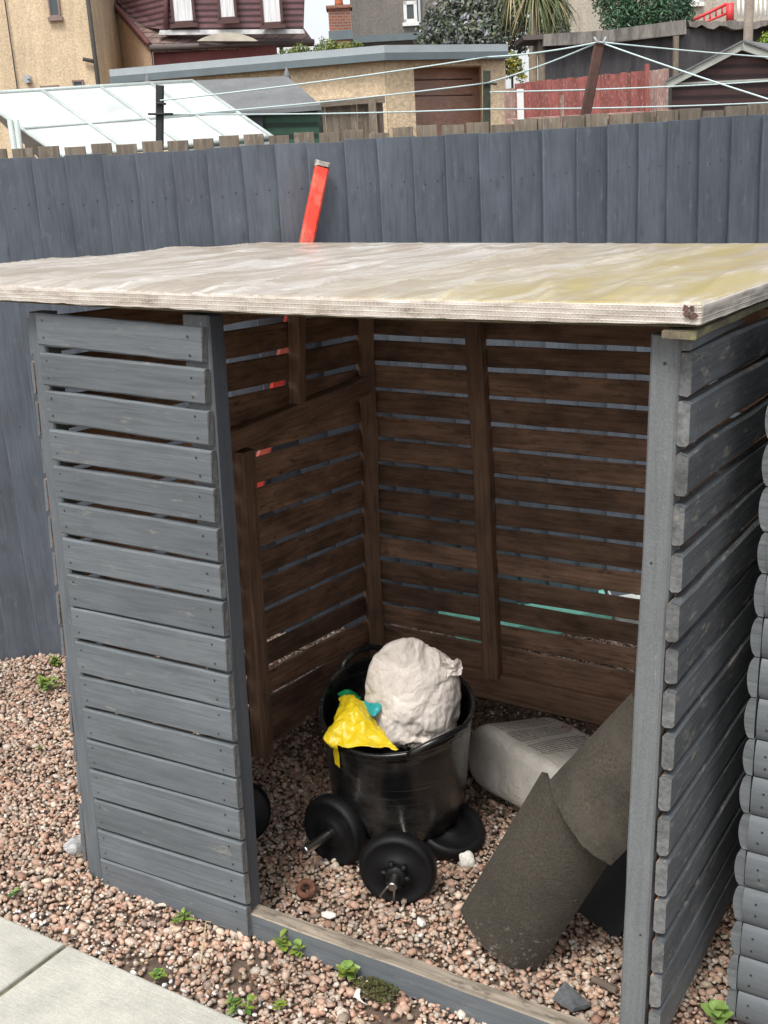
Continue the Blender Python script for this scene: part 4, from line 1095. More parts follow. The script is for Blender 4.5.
# moss
m_moss = rough_mat('olive_moss', (.075, .078, .022), .5, 60, .9, .95, fine=300, dist=.008)
mcp = pl(377, 992, 2, .0); mb = MB(); r_ = random.Random(4)
for i in range(420):
    a_ = r_.random()*6.28; rr_ = r_.random()**.6; q = mcp+V((math.cos(a_)*.055*rr_, math.sin(a_)*.036*rr_, .004+.014*(1-rr_)*r_.random()))
    add_leaf(mb, q, (r_.gauss(0, 1), r_.gauss(0, 1), 1.2), (0, 0, 1), .009, .0022, 0)
tag(mb.build('moss_cushion', [m_moss], loc=tuple(mcp)), 'olive moss cushion in front of the sill', 'moss')
# ------------------------------------------------------------------ beyond the fence
def base_at(u, Z): 
    P = bg(u, 150, Z); return P-UG*(P.z/UG.z)
def toground(P, extra=.3): return P-UG*((P.z+extra)/UG.z)
def quadwall(mb, pts, t, mat=0):             # polygon of 3-D points, extruded away from the camera
    mb.prism(pts, FG*t, mat); return mb
def B(u, v, Z): return bg(u, v, Z)
def pebbledash(name, base, vary=.10, scale=.5):
    k = NT(name); co = k.coord('Object', (1, 1, 1), rnd=False); a = k.noise(co, scale*2, 6, .6); f = k.noise(co, 17, 3, .75)
    st = k.noise(k.coord('Object', (2.2, 2.2, .25), rnd=False), 1.2, 4, .6)
    col = k.ramp(a, [(.3, mul(base, 1-vary)), (.7, mul(base, 1+vary))])
    col = k.mix(1., col, k.ramp(f, [(.3, .74), (.7, 1.24)]), 'MULTIPLY')
    col = k.mix(1., col, k.ramp(st, [(.35, .86), (.6, 1.04)]), 'MULTIPLY')
    return k.done(col, .9, k.bump(f, .6, .03))
m_cream = pebbledash('cream_pebbledash', (.66, .52, .35)); m_cream2 = pebbledash('tan_pebbledash', (.53, .375, .25)); m_greyharl = pebbledash('grey_harling', (.19, .175, .155))
m_paleharl = pebbledash('pale_harling', (.46, .42, .35))
m_glass = NT('window_glass').done((.06, .08, .09), .08); m_curtain = rough_mat('white_curtain', (.70, .71, .72), .25, 3, .3, .9, streak=(6, 6, .3))
m_whitep = rough_mat('white_paint', (.75, .75, .73), .06, 5, .1, .5)
m_maroon = None
def shiplap(name, base, pitch, axis=2, dark=.35):
    k = NT(name); tc = k.new('ShaderNodeTexCoord'); s_ = k.new('ShaderNodeSeparateXYZ'); k.l(tc.outputs['Object'], s_.inputs[0])
    fr = k.math('FRACT', k.math('MULTIPLY', s_.outputs[axis], 1/pitch)); co = k.coord('Object', (1, 1, 1), rnd=False)
    n_ = k.noise(co, 3, 6, .65); col = k.ramp(n_, [(.3, mul(base, .75)), (.7, mul(base, 1.25))])
    col = k.mix(k.ramp(fr, [(.0, 1), (.3, 1), (.45, 0), (.85, 0), (1.0, 1)]), col, mul(base, dark))
    return k.done(col, .65, k.bump(fr, .8, pitch*.12))
m_maroon = shiplap('maroon_shiplap', (.20, .105, .112), .19); m_maroonp = rough_mat('maroon_render', (.17, .055, .055), .2, 2, .2)
m_brownp = rough_mat('brown_window_frame', (.085, .04, .035), .1, 5, .1, .5)
def rooftile(name, base, pu, pv):
    k = NT(name); tc = k.new('ShaderNodeTexCoord'); br = k.new('ShaderNodeTexBrick'); mp = k.new('ShaderNodeMapping')
    k.l(tc.outputs['Object'], mp.inputs[0]); mp.inputs['Scale'].default_value = (1, 0, 1)
    s_ = k.new('ShaderNodeSeparateXYZ'); k.l(tc.outputs['Object'], s_.inputs[0]); cv = k.new('ShaderNodeCombineXYZ')
    k.l(s_.outputs[0], cv.inputs[0]); k.l(s_.outputs[2], cv.inputs[1]); k.l(cv.outputs[0], br.inputs['Vector'])
    br.inputs['Scale'].default_value = 1; br.inputs['Brick Width'].default_value = pu; br.inputs['Row Height'].default_value = pv; br.inputs['Mortar Size'].default_value = .02
    br.inputs['Color1'].default_value = (*mul(base, .8), 1); br.inputs['Color2'].default_value = (*mul(base, 1.2), 1); br.inputs['Mortar'].default_value = (*mul(base, .35), 1)
    co = k.coord('Object', (1, 1, 1), rnd=False); n_ = k.noise(co, 4, 5, .65)
    col = k.mix(1., br.outputs['Color'], k.ramp(n_, [(.3, .75), (.7, 1.25)]), 'MULTIPLY')
    return k.done(col, .85, k.bump(br.outputs['Fac'], -.6, .03))
m_tiles = rooftile('brown_roof_tiles', (.22, .15, .13), .33, .22)

# ---- greenhouse
gh = thing('greenhouse', 'long low greenhouse with milky white roof panels and pale metal bars', 'greenhouse', tuple(base_at(100, 8.6)))
k = NT('milky_panel'); co = k.coord('Object', (1, 1, 1), rnd=False); n_ = k.noise(co, 2.2, 5, .6, .8)
m_milk = k.done(k.ramp(n_, [(.3, (.50, .53, .52)), (.6, (.72, .74, .735))]), .3, None, Transmission_Weight=.12)
m_alu = rough_mat('pale_green_metal', (.42, .47, .45), .12, 6, .1, .45)
A_, B_, C_, D_ = B(-27, 95, 9.0), B(193, 82, 9.6), B(273, 138, 8.3), B(62, 158, 7.8)
nrm_ = (B_-A_).cross(D_-A_).normalized(); nrm_ = nrm_ if nrm_.dot(C-A_) > 0 else -nrm_
def gp(s, t): return A_.lerp(B_, s).lerp(D_.lerp(C_, s), t)
cols = [0, .30, .565, .80, 1.0]
for s0_, s1_ in zip(cols, cols[1:]):
    for t0_, t1_ in ((0, .58), (.58, 1)):
        mb = MB(); mb.prism([gp(s0_, t0_), gp(s1_, t0_), gp(s1_, t1_), gp(s0_, t1_)], -nrm_*.008); mb.build('roof_panel', [m_milk], gh)
for s0_ in cols: MB().tube([gp(s0_, 0)+nrm_*.006, gp(s0_, 1)+nrm_*.006], .013, 8).build('rafter', [m_alu], gh)
for t0_ in (0, .58, 1): MB().tube([gp(0, t0_)+nrm_*.008, gp(1, t0_)+nrm_*.008], .015 if t0_ != .58 else .009, 8).build('rail', [m_alu], gh)
back = (B_-C_); back = V((back.x, back.y, 0))+FG*1.6
A2, B2 = toground(A_+FG*1.5, .0), toground(B_+FG*1.5, .0)
hE = 1.2
for (p, q) in ((D_, C_), (D_, A_+FG*1.6-UG*.45), (C_, B_+FG*1.6-UG*.45)):
    mb = MB(); mb.prism([p-UG*.02, q-UG*.02, toground(q, 0), toground(p, 0)], (FG*.008)); mb.build('side_panel', [m_milk], gh)
mb = MB(); mb.prism([A_, B_, B_+FG*1.6-UG*.45, A_+FG*1.6-UG*.45], -UG*.008); mb.build('roof_panel', [m_milk], gh)
for u_ in (10, 16): MB().tube([B(u_, 120, 8.2), toground(B(u_, 120, 8.2), 0)], .02, 8).build('post', [m_alu], gh)

# ---- green shed with felt roof
gsd = thing('small_shed', 'low green shed with grey felt roof behind the greenhouse', 'shed', tuple(base_at(240, 13.4)))
m_felt = rough_mat('grey_felt', (.15, .155, .16), .18, 3, .4, .9, fine=60); m_green = shiplap('dark_green_boards', (.035, .095, .062), .12)
r0_, r1_, r2_, r3_ = B(146, 83, 14.2), B(287, 76, 14.2), B(321, 105, 13.0), B(165, 117, 13.0)
MB().prism([r0_, r1_, r2_, r3_], -UG*.05).build('roof', [m_felt], gsd)
e0_, e1_ = B(175, 117, 13.1), B(317, 106, 13.1)
mb = MB(); mb.prism([e0_, e1_, toground(e1_), toground(e0_)], FG*1.6); mb.build('wall', [m_green], gsd)
d0, d1, d2, d3 = B(244, 113, 13.05), B(263, 112, 13.05), B(263, 140, 13.05), B(244, 140, 13.05)
MB().prism([d0, d1, d2, d3], FG*.04).build('door', [simple('dark_door', (.025, .03, .035))], gsd)
for u_, v_ in ((148, 82), (287, 76)):
    q = B(u_, v_, 14.2); MB().tube([q-UG*.05, q+UG*.02, q+UG*.10], [.05, .035, .003], 8).build('finial', [m_felt], gsd)

# ---- weathered fence panel right of it
fp = thing('fence_panel', 'weathered grey-brown timber fence panel beside the green shed', 'fence', tuple(base_at(350, 15)))
for i in range(11):
    u_ = 315+i*6.4; p = B(u_, 104-.09*i*6.4+ .0*u_, 15.0); plank('board', fp, toground(p), p, -FG, .080, .02, PKM, seg=4, jit=.004)
plank('cap_rail', fp, B(320, 104, 14.93), B(385, 99, 14.93), -FG, .085, .05, PKM, seg=6)
plank('post', fp, toground(B(372, 100, 14.9)), B(372, 100, 14.9), -FG, .10, .09, PKM, seg=4)

# ---- flat-roofed garage
ga = thing('garage', 'cream pebbledash garage with flat roof, grey fascia and brown door', 'garage', tuple(base_at(384, 19)))
L3, K3, R3 = 20.2, 19.0, 20.2
def wall_seg(ua, ub, Za, Zb, va, vb, t=.25): return [B(ua, va, Za), B(ub, vb, Zb)]
def zfront(u): return K3+(R3-K3)*(u-384)/(505-384)
mb = MB(); a, b = B(110, 79, L3), B(384, 56, K3); mb.prism([a, b, toground(b), toground(a)], FG*.25); mb.build('side_wall', [m_cream], ga)
mb = MB()
for (u0_, u1_, vt) in ((384.3, 413, 56), (481, 505, 56)):
    a, b = B(u0_, vt, zfront(u0_)), B(u1_, vt, zfront(u1_)); mb.prism([a, b, toground(b), toground(a)], FG*.5)
a, b = B(413, 56, zfront(413)), B(481, 56, zfront(481)); c_, d_ = B(481, 65.5, zfront(481)), B(413, 66, zfront(413)); mb.prism([a, b, c_, d_], FG*.5)
mb.build('front_wall', [m_cream], ga)
m_gdoor = rough_mat('brown_garage_door', (.34, .20, .15), .2, 1.6, .2, .55, fine=12, streak=(1, 1, 2.5), tint=(.28, .19, .165), tint_scale=1.2)
a, b = B(411, 64, zfront(411)+.45), B(483, 63, zfront(483)+.45)
gd = MB().prism([a, b, toground(b), toground(a)], FG*.05).build('door', [m_gdoor], ga)
for vv in (80, 96, 111):
    a, b = B(414, vv, zfront(414)+.44), B(472, vv-1, zfront(472)+.44); MB().tube([a, b], .012, 6).build('door_seam', [m_brownp], gd)
m_fasc = rough_mat('pale_grey_fascia', (.36, .40, .42), .08, 3, .1, .5); m_gut = rough_mat('blue_grey_gutter', (.13, .165, .18), .1, 3, .1, .5)
pts_t = [B(109, 69.5, L3-.15), B(384, 45, K3-.15), B(508, 44, R3-.15)]
for (p, q) in ((pts_t[0], pts_t[1]), (pts_t[1], pts_t[2])):
    h = UG*.11
    MB().prism([p, q, q-h, p-h], FG*.2).build('fascia', [m_fasc], ga)
    MB().prism([p-h*1.02-FG*.05, q-h*1.02-FG*.05, q-h*2.0-FG*.05, p-h*2.0-FG*.05], FG*.2).build('gutter', [m_gut], ga)
MB().prism([pts_t[0]+FG*.2-UG*.01, pts_t[1]+FG*.2-UG*.01, pts_t[2]+FG*.2-UG*.01, pts_t[2]+FG*5-UG*.01, pts_t[0]+FG*5-UG*.01], -UG*.1).build('flat_roof', [m_felt], ga)

# ---- beige gable house at the left
hl = thing('beige_house', 'beige pebbledash house at the left edge with dark downpipes', 'house', tuple(base_at(0, 40)))
def bxl(mb, X0, X1, Y0, Y1, Z0, Z1, mat=0):
    return mb.box(loc3((X0+X1)/2, (Z0+Z1)/2, (Y0+Y1)/2), RG*((X1-X0)/2), FG*((Z1-Z0)/2), UG*((Y1-Y0)/2), mat)
def lo(u, v, Z):
    d = ray(u, v); z = d.dot(FG); return d.dot(RG)/z*Z, d.dot(UG)/z*Z
X1_, _ = lo(98.5, 60, 40)
mb = MB(); bxl(mb, X1_-9, X1_, -2.2, 8.5, 40, 48); mb.build('wall', [m_cream], hl)
MB().prism([loc3(X1_-9.3, 39.7, 8.4), loc3(X1_+.3, 39.7, 8.4), loc3(X1_-4.5, 39.7, 12)], FG*8.6).build('roof', [m_tiles], hl)
def window(parent, u0_, v0_, u1_, v1_, Z, mframe, mpane, sill=True, fw_=.05, nm='window'):
    xa, ya = lo(u0_, (v0_+v1_)/2, Z); xb, _ = lo(u1_, (v0_+v1_)/2, Z); _, yt = lo((u0_+u1_)/2, v0_, Z); _, yb = lo((u0_+u1_)/2, v1_, Z)
    mb = MB()
    for (a, b, c2, d2) in ((xa, xa+fw_, yb, yt), (xb-fw_, xb, yb, yt), (xa, xb, yt-fw_, yt), (xa, xb, yb, yb+fw_)): bxl(mb, a, b, c2, d2, Z-.05, Z+.03)
    f_ = mb.build(nm, [mframe], parent)
    mb = MB(); bxl(mb, xa+fw_*.5, xb-fw_*.5, yb+fw_*.5, yt-fw_*.5, Z-.012, Z-.004); mb.build('pane', [mpane], f_)
    if sill: mb = MB(); bxl(mb, xa-.06, xb+.06, yb-.12, yb, Z-.1, Z+.02); mb.build('window_sill', [mframe], f_)
    return f_
m_frame = rough_mat('grey_brown_frame', (.26, .19, .17), .1, 4, .1)
window(hl, 48, -14, 59, 17, 39.95, m_frame, m_glass)
window(hl, 73, 80, 84, 92, 39.95, m_frame, m_glass, False); window(hl, 41, 85.5, 60, 98, 39.95, m_frame, m_glass, False); window(hl, 20, 89, 27, 98, 39.95, m_frame, m_glass, False)
m_pipe = rough_mat('dark_downpipe', (.06, .055, .05), .2, 5, .1)
Xp, _ = lo(93, 40, 39.9)
MB().tube([loc3(Xp, 39.86, 8), loc3(Xp, 39.86, -2)], .07, 8).build('downpipe', [m_pipe], hl)
xa, ya = lo(83, 59, 39.86); MB().tube([loc3(xa, 39.86, ya), loc3(Xp, 39.86, ya-.1)], .06, 8).build('branch_pipe', [m_pipe], hl)
Xp, _ = lo(11, 45, 39.9); MB().tube([loc3(Xp, 39.92, 8), loc3(Xp, 39.92, -2)], .022, 6).build('cable', [m_pipe], hl)
xa, ya = lo(27, 79, 39.8); mb = MB(); bxl(mb, xa-.08, xa+.08, ya-.12, ya+.1, 39.7, 40); mb.tube([loc3(xa, 39.8, ya), loc3(xa+.18, 39.6, ya+.02)], .05, 8); mb.build('flue', [m_fasc], hl)

# ---- maroon dormer house
dh = thing('dormer_house', 'house with maroon clad dormer of three curtained windows over a tiled roof', 'house', tuple(base_at(220, 42)))
E0, E1, V1, V2 = B(150, 48, 41), B(314, 42, 43), B(96, -14, 45.5), B(262, -30, 47)
mb = MB(); mb.prism([B(98, -14, 45.5), E0+FG*.1, toground(E0+FG*.1), toground(B(98, 60, 45.5))], FG*.3); mb.build('gable_wall', [m_cream2], dh)
MB().prism([E0, E1, V2, V1], -UG*.14).build('roof', [m_tiles], dh)
MB().prism([B(152, 46, 41.3), B(276, 45, 42.4), toground(B(276, 45, 42.4)), toground(B(152, 46, 41.3))], FG*.3).build('front_wall', [m_maroonp], dh)
m_guttr = rough_mat('brown_gutter', (.12, .10, .095), .1, 3, .1)
MB().tube([E0-FG*.08, E1-FG*.08], .09, 8).build('gutter', [m_guttr], dh)
MB().tube([B(281, 44, 42.6), B(282, 58, 42.6)], .07, 8).build('porch_post', [m_guttr], dh)
MB().tube([E0+UG*.1, V1+UG*.1], .09, 6).build('verge', [rough_mat('maroon_verge', (.15, .06, .06), .1, 3, .1)], dh)
dm = MB(); fr_ = [B(166, -60, 41.6), B(306, -60, 41.9), B(303, 28, 41.9), B(163, 29, 41.6)]
dm.prism(fr_, FG*.4)
dmo = dm.build('dormer', [m_maroon], dh)
MB().prism([B(112, -60, 44.2), B(166, -60, 41.7), B(163, 29, 41.7), B(140, 27, 42.6), B(114, -2, 44.2)], FG*.3).build('dormer_cheek', [m_maroon], dh)
MB().tube([B(166.5, -40, 41.5), B(166, 29, 41.5)], .08, 6).build('corner_board', [rough_mat('plum_board', (.19, .09, .10), .1, 3, .1)], dh)
for (u0_, v0_, u1_, v1_) in ((170, -22, 194, 24), (217, -20, 236, 20), (260, -20, 282, 25)): window(dh, u0_, v0_, u1_, v1_, 41.5, m_brownp, m_curtain, True, .09)
m_lead = rough_mat('pale_lead_flashing', (.42, .42, .42), .35, 3, .4, .6)
MB().prism([B(160, 30, 41.45), B(303, 29, 41.75), B(305, 33.5, 41.7), B(158, 35, 41.4)], FG*.2).build('flashing', [m_lead], dh)
pts = [B(197+61*i/16, 41-8.5*math.sin(PI*i/16)**.8, 41.2) for i in range(17)]
MB().prism(pts, FG*.25).build('pale_hood', [rough_mat('pale_hood', (.50, .46, .38), .2, 2, .2)], dh)

# ---- chimney and grey house
ch = thing('chimney_stack', 'red brick chimney stack with a terracotta pot', 'chimney', tuple(base_at(340, 38)))
k = NT('red_brick'); tc = k.new('ShaderNodeTexCoord'); s_ = k.new('ShaderNodeSeparateXYZ'); k.l(tc.outputs['Object'], s_.inputs[0]); cv = k.new('ShaderNodeCombineXYZ')
k.l(k.math('ADD', s_.outputs[0], s_.outputs[1]), cv.inputs[0]); k.l(s_.outputs[2], cv.inputs[1]); br = k.new('ShaderNodeTexBrick'); k.l(cv.outputs[0], br.inputs['Vector'])
br.inputs['Scale'].default_value = 1; br.inputs['Brick Width'].default_value = .24; br.inputs['Row Height'].default_value = .085; br.inputs['Mortar Size'].default_value = .012
br.inputs['Color1'].default_value = (.30, .10, .055, 1); br.inputs['Color2'].default_value = (.20, .075, .05, 1); br.inputs['Mortar'].default_value = (.25, .21, .18, 1)
m_brick = k.done(br.outputs['Color'], .9)
xa, yt = lo(328, 9, 38); xb, yb = lo(352, 39, 38)
mb = MB(); bxl(mb, xa, xb, -2, yt, 38, 38.8); mb.build('stack', [m_brick], ch)
mb = MB(); bxl(mb, xa-.06, xb+.06, yt, yt+.09, 37.93, 38.86); mb.build('cap', [m_brick], ch)
mb = MB(); bxl(mb, xa-.03, xb+.03, yb+.0, yb+.26, 37.96, 38.83); mb.build('lead_apron', [m_gut], ch)
xm = (xa+xb)/2+.0
MB().lathe([(.0, 0), (.15, 0), (.13, .12), (.11, .4), (.13, .42), (.09, .44)], loc3(xm, 38.4, yt+.09), UG, 16).build('chimney_pot', [rough_mat('terracotta', (.42, .13, .06), .15, 5, .2)], ch)
gh2 = thing('grey_house', 'dark grey harled house with one small white window', 'house', tuple(base_at(386, 46)))
xa, _ = lo(351, 20, 46); xb, _ = lo(424, 20, 46)
mb = MB(); bxl(mb, xa, xb+2.0, -2.2, 9, 46, 53); mb.build('wall', [m_greyharl], gh2)
MB().prism([loc3(xa-.3, 45.7, 9), loc3(xb+2.3, 45.7, 9), loc3((xa+xb)/2+1, 45.7, 12)], FG*7.6).build('roof', [m_felt], gh2)
window(gh2, 403.5, 1, 417, 22.5, 45.95, m_whitep, m_glass, True, .12)
a, b = lo(340, 41, 45.5), lo(422, 39, 45.5); mb = MB(); bxl(mb, a[0], b[0], a[1]-.12, a[1]+.12, 45.3, 45.9); mb.build('gutter', [m_gut], gh2)
Xp, _ = lo(419.5, 10, 45.9); MB().tube([loc3(Xp, 45.9, 8), loc3(Xp, 45.9, 0)], .05, 8).build('downpipe', [m_fasc], gh2)

# ---- pale houses further right
ph = thing('pale_house', 'pale grey harled house wall behind the palm', 'house', tuple(base_at(590, 44)))
xa, _ = lo(568, 15, 44); mb = MB(); bxl(mb, xa, xa+2.6, -2.2, 9, 44, 50); mb.build('wall', [m_paleharl], ph)
MB().prism([loc3(xa-.3, 43.7, 9), loc3(xa+2.9, 43.7, 9), loc3(xa+1.3, 43.7, 11)], FG*6.6).build('roof', [m_felt], ph)
rh = thing('stair_house', 'pale house with red and white outside stair rails at the right edge', 'house', tuple(base_at(720, 40)))
xa, _ = lo(668, 10, 40); xb, _ = lo(790, 10, 40); mb = MB(); bxl(mb, xa, xb, -2.2, 9, 40, 47); mb.build('wall', [m_paleharl], rh)
MB().prism([loc3(xa-.3, 39.7, 9), loc3(xb+.3, 39.7, 9), loc3((xa+xb)/2, 39.7, 11.5)], FG*7.6).build('roof', [m_felt], rh)
window(rh, 678, -30, 702, 3, 39.95, m_whitep, m_glass, True, .1)
m_redr = rough_mat('red_rail_paint', (.62, .05, .055), .1, 4, .1, .5)
MB().tube([B(693, 20, 39.2), B(727, 4, 39.2)], .05, 6).build('handrail', [m_redr], rh)
MB().tube([B(694, 27, 39.2), B(730, 12, 39.2)], .04, 6).build('handrail', [m_redr], rh)
mb = MB(); a = B(730, 3, 39.1); b = B(730, 24, 39.1); MB().tube([a, b], .14, 4).build('newel_post', [m_redr], rh)
for i in range(5): MB().tube([B(698+i*6, 18-i*3, 39.2), B(698+i*6, 26-i*3, 39.2)], .03, 5).build('baluster', [m_redr], rh)
MB().tube([B(738, -2, 39), B(790, -6, 39)], .06, 6).build('handrail', [m_whitep], rh)
for i in range(12): MB().tube([B(738.5+i*4.4, -3, 39), B(739+i*4.4, 22, 39)], .045, 5).build('baluster', [m_whitep], rh)
mb = MB(); mb.prism([B(736, 19, 38.95), B(790, 16, 38.95), B(790, 24, 38.95), B(736, 26, 38.95)], FG*.8); mb.build('landing', [m_paleharl], rh)

# ---- dark lean-to wall with concrete fascia
bw_ = thing('lean_to', 'long black weathered timber lean-to with stained pale roof edge', 'outbuilding', tuple(base_at(650, 21.5)))
k = NT('black_weathered_boards'); co = k.coord('Object', (5, 5, .7), rnd=False); n_ = k.noise(co, 1.6, 7, .7); n2 = k.noise(k.coord('Object', (9, 9, 1.2), rnd=False), 2.4, 6, .75)
col = k.ramp(n_, [(.3, (.03, .03, .034)), (.7, (.08, .076, .08))]); col = k.mix(k.ramp(n2, [(.62, 0), (.72, .8)]), col, (.20, .175, .17))
m_bboard = k.done(col, .9, k.bump(n_, .6, .03))
m_conc = rough_mat('stained_roof_edge', (.235, .215, .195), .35, 1.6, .5, .9, fine=20, streak=(3, 3, .6), tint=(.10, .09, .085), tint_scale=1.8)
a, b = B(545, 40, 21.5), B(800, 20, 22.5)
mb = MB(); mb.prism([a, b, toground(b), toground(a)], FG*.3); mb.build('wall', [m_bboard], bw_)
MB().prism([B(544, 34, 21.3), B(603, 30.5, 21.55), B(686, 19.5, 21.9), B(686.5, 34, 21.9), B(603, 43.5, 21.55), B(544, 46, 21.3)], FG*1.5).build('roof_edge', [m_conc], bw_)
pts = [B(688, 20, 22)]+[B(692+i*6, 21+random.uniform(-1.5, 1.5), 22) for i in range(18)]+[B(798-i*6, 27+random.uniform(-2.5, 2.5), 22) for i in range(19)]
MB().prism(pts, FG*1.5).build('ragged_roof_edge', [m_conc], bw_)
MB().prism([B(522, 36, 21.4), B(546, 34, 21.4), B(546, 39, 21.4), B(524, 40, 21.4)], FG*1.2).build('roof_end', [m_guttr], bw_)
plank('post', bw_, toground(B(541.5, 40, 21.6)), B(541.5, 40, 21.6), -FG, .12, .12, PKM, seg=3)
plank('post', bw_, toground(B(676, 40, 21.6)), B(676, 36, 21.6), -FG, .09, .08, PKM, seg=3)

# ---- red fence
rf = thing('red_fence', 'faded red vertical board fence in front of the black lean-to', 'fence', tuple(base_at(585, 18)))
m_redf = wood('faded_red_board', (.29, .085, .072), wear=(.36, .24, .21), wear_amt=.5, grain=.25, vary=.3, bump=.4, knots=.1)
m_redf2 = wood('bleached_red_board', (.33, .20, .17), wear=(.45, .37, .32), wear_amt=.6, grain=.3, vary=.3, bump=.4, knots=.1)
for i in range(31):
    u_ = 507+i*5.3
    vt = 84-(u_-507)*.097+random.uniform(-.6, .6)
    if u_ < 516: vt += 5
    p = B(u_, vt, 18); mm = m_redf2 if (u_ > 648 or u_ < 514) else m_redf
    plank('board', rf, toground(p), p, -FG, .088, .02, [mm]*3+[m_screw], seg=4, jit=.004)
plank('rail', rf, B(505, 122, 17.9), B(670, 113, 17.9), -FG, .09, .05, [m_redf2]*4, seg=4)
for (u_, vt, wd, mm, lab) in ((520, 89, .095, m_whitep, 'white_post'), (562, 95, .05, m_redf2, 'thin_post'), (647, 64, .06, m_redf, 'thin_post')):
    p = B(u_, vt, 17.7); plank('post', rf, toground(p), p, -FG, wd, .08, [mm]*4, seg=3)

# ---- dark shed at right
ds = thing('brown_shed', 'dark maroon-brown shed with pale green-grey gable boards', 'shed', tuple(base_at(740, 14.2)))
m_dshed = shiplap('dark_brown_shiplap', (.055, .026, .026), .11); m_barge = rough_mat('pale_green_barge', (.36, .38, .34), .2, 6, .2, .7)
ap, le, re = B(740, 47, 14), B(672, 84, 14), B(826, 76, 14)
mb = MB(); mb.prism([ap, re, toground(re), toground(le), le], FG*1.9+RG*1.5); mb.build('wall', [m_dshed], ds)
def barge(p, q): 
    d = (q-p).normalized(); nn = d.cross(FG).normalized(); nn = nn if nn.dot(UG) > 0 else -nn
    MB().prism([p-FG*.08+nn*.02, q-FG*.08+nn*.02, q-FG*.08-nn*.055, p-FG*.08-nn*.055], FG*.05).build('bargeboard', [m_barge], ds)
    MB().prism([p-FG*.1+nn*.022, q-FG*.1+nn*.022, q+nn*.022+FG*2.0+RG*1.6, p+nn*.022+FG*2.0+RG*1.6], nn*.02).build('roof', [m_barge if False else m_felt], ds)
barge(B(740, 45, 14), B(664, 84.5, 14)); barge(B(740, 45, 14), B(834, 78, 14))
MB().prism([B(672, 83, 13.97), B(830, 75.5, 13.97), B(830, 77.5, 13.97), B(672, 85, 13.97)], FG*.02).build('trim_board', [m_barge], ds)

# ---- telegraph pole
tp = B(752.5, 20, 20.0)
m_tp = wood('grey_telegraph_pole', (.24, .20, .165), grain=.35, vary=.2, bump=.5, rough=.9, knots=.2)
q = B(752.5, -90, 20.0); g_ = toground(q)
pole_o = MB().tube([g_, g_.lerp(q, .5), q], [.085, .08, .07], 14).build('telegraph_pole', [m_tp], loc=tuple(g_)); tag(pole_o, 'grey wooden telegraph pole at the far right behind the lean-to', 'pole')

# ---- washing lines and their posts
m_rustp = rough_mat('rusty_post', (.075, .036, .028), .35, 10, .4, .85)
m_line = simple('pale_cyan_line', (.55, .68, .68), .5); m_dpost = rough_mat('dark_post', (.03, .034, .034), .3, 8, .3); m_gpost = rough_mat('green_dark_post', (.045, .055, .04), .5, 9, .5)
def post(name, u0_, v0_, u1_, v1_, Z, wd, mat, label, hooks):
    top = B(u1_, v1_, Z); ft = B(u0_, v0_, Z); d = (ft-top).normalized(); ft = top+d*((top.z+.1)/-d.z)
    t = thing(name, label, 'post', tuple(ft))
    plank('shaft', t, ft, top, -FG, wd, wd, [mat]*4, seg=8, jit=.003, bev=.006)
    for hk in hooks: MB().tube([B(u, v, Z-.03) for u, v in hk], .006, 6).build('hook', [m_fasc if name == 'clothes_pole' else mat], t)
    return t
ZP = 6.3
post('clothes_pole', 586, 112, 600, 44, ZP, .050, m_rustp, 'rusty leaning clothes pole with hooks behind the fence', [[(594, 37), (597, 42), (603, 43), (606, 37)]])
post('line_post', 160, 140, 160, 85, 6.6, .040, m_dpost, 'black washing line post in front of the greenhouse', [[(148, 114), (173, 114)], [(156, 103), (166, 104)]])
post('line_post', 487, 125, 487, 70.5, 7.0, .040, m_gpost, 'dark mossy washing line post in front of the garage', [[(480, 83), (497, 84)]])
def wline(pts, label):
    P = []
    for (a, b) in zip(pts, pts[1:]):
        A3, B3 = B(*a), B(*b); N = 14
        for i in range(N+1):
            t = i/N; P.append(A3.lerp(B3, t)-UG*(.012*4*t*(1-t)))
    o = MB().tube(P, .0042, 6).build('washing_line', [m_line], loc=tuple(P[0])); tag(o, label, 'washing line', 'washing lines')
AP = (599, 42, ZP)
wline([AP, (487, 57, 6.8), (160, 100.5, 6.55)], 'washing line from the rusty pole down to the black post, upper left')
wline([AP, (487, 83, 6.95), (162, 116, 6.6)], 'washing line from the rusty pole past the mossy post, lower left')
wline([(149, 114, 6.57), (487, 109, 6.9), (800, 101, 7.4)], 'lowest washing line running level above the fence')
wline([(490, 92, 6.95), (800, 79, 7.4)], 'washing line running level across the red fence')
wline([AP, (900, 65, 7.0)], 'upper washing line from the rusty pole to the right')
wline([AP, (900, 139, 5.2)], 'steep lower washing line from the rusty pole to the right')

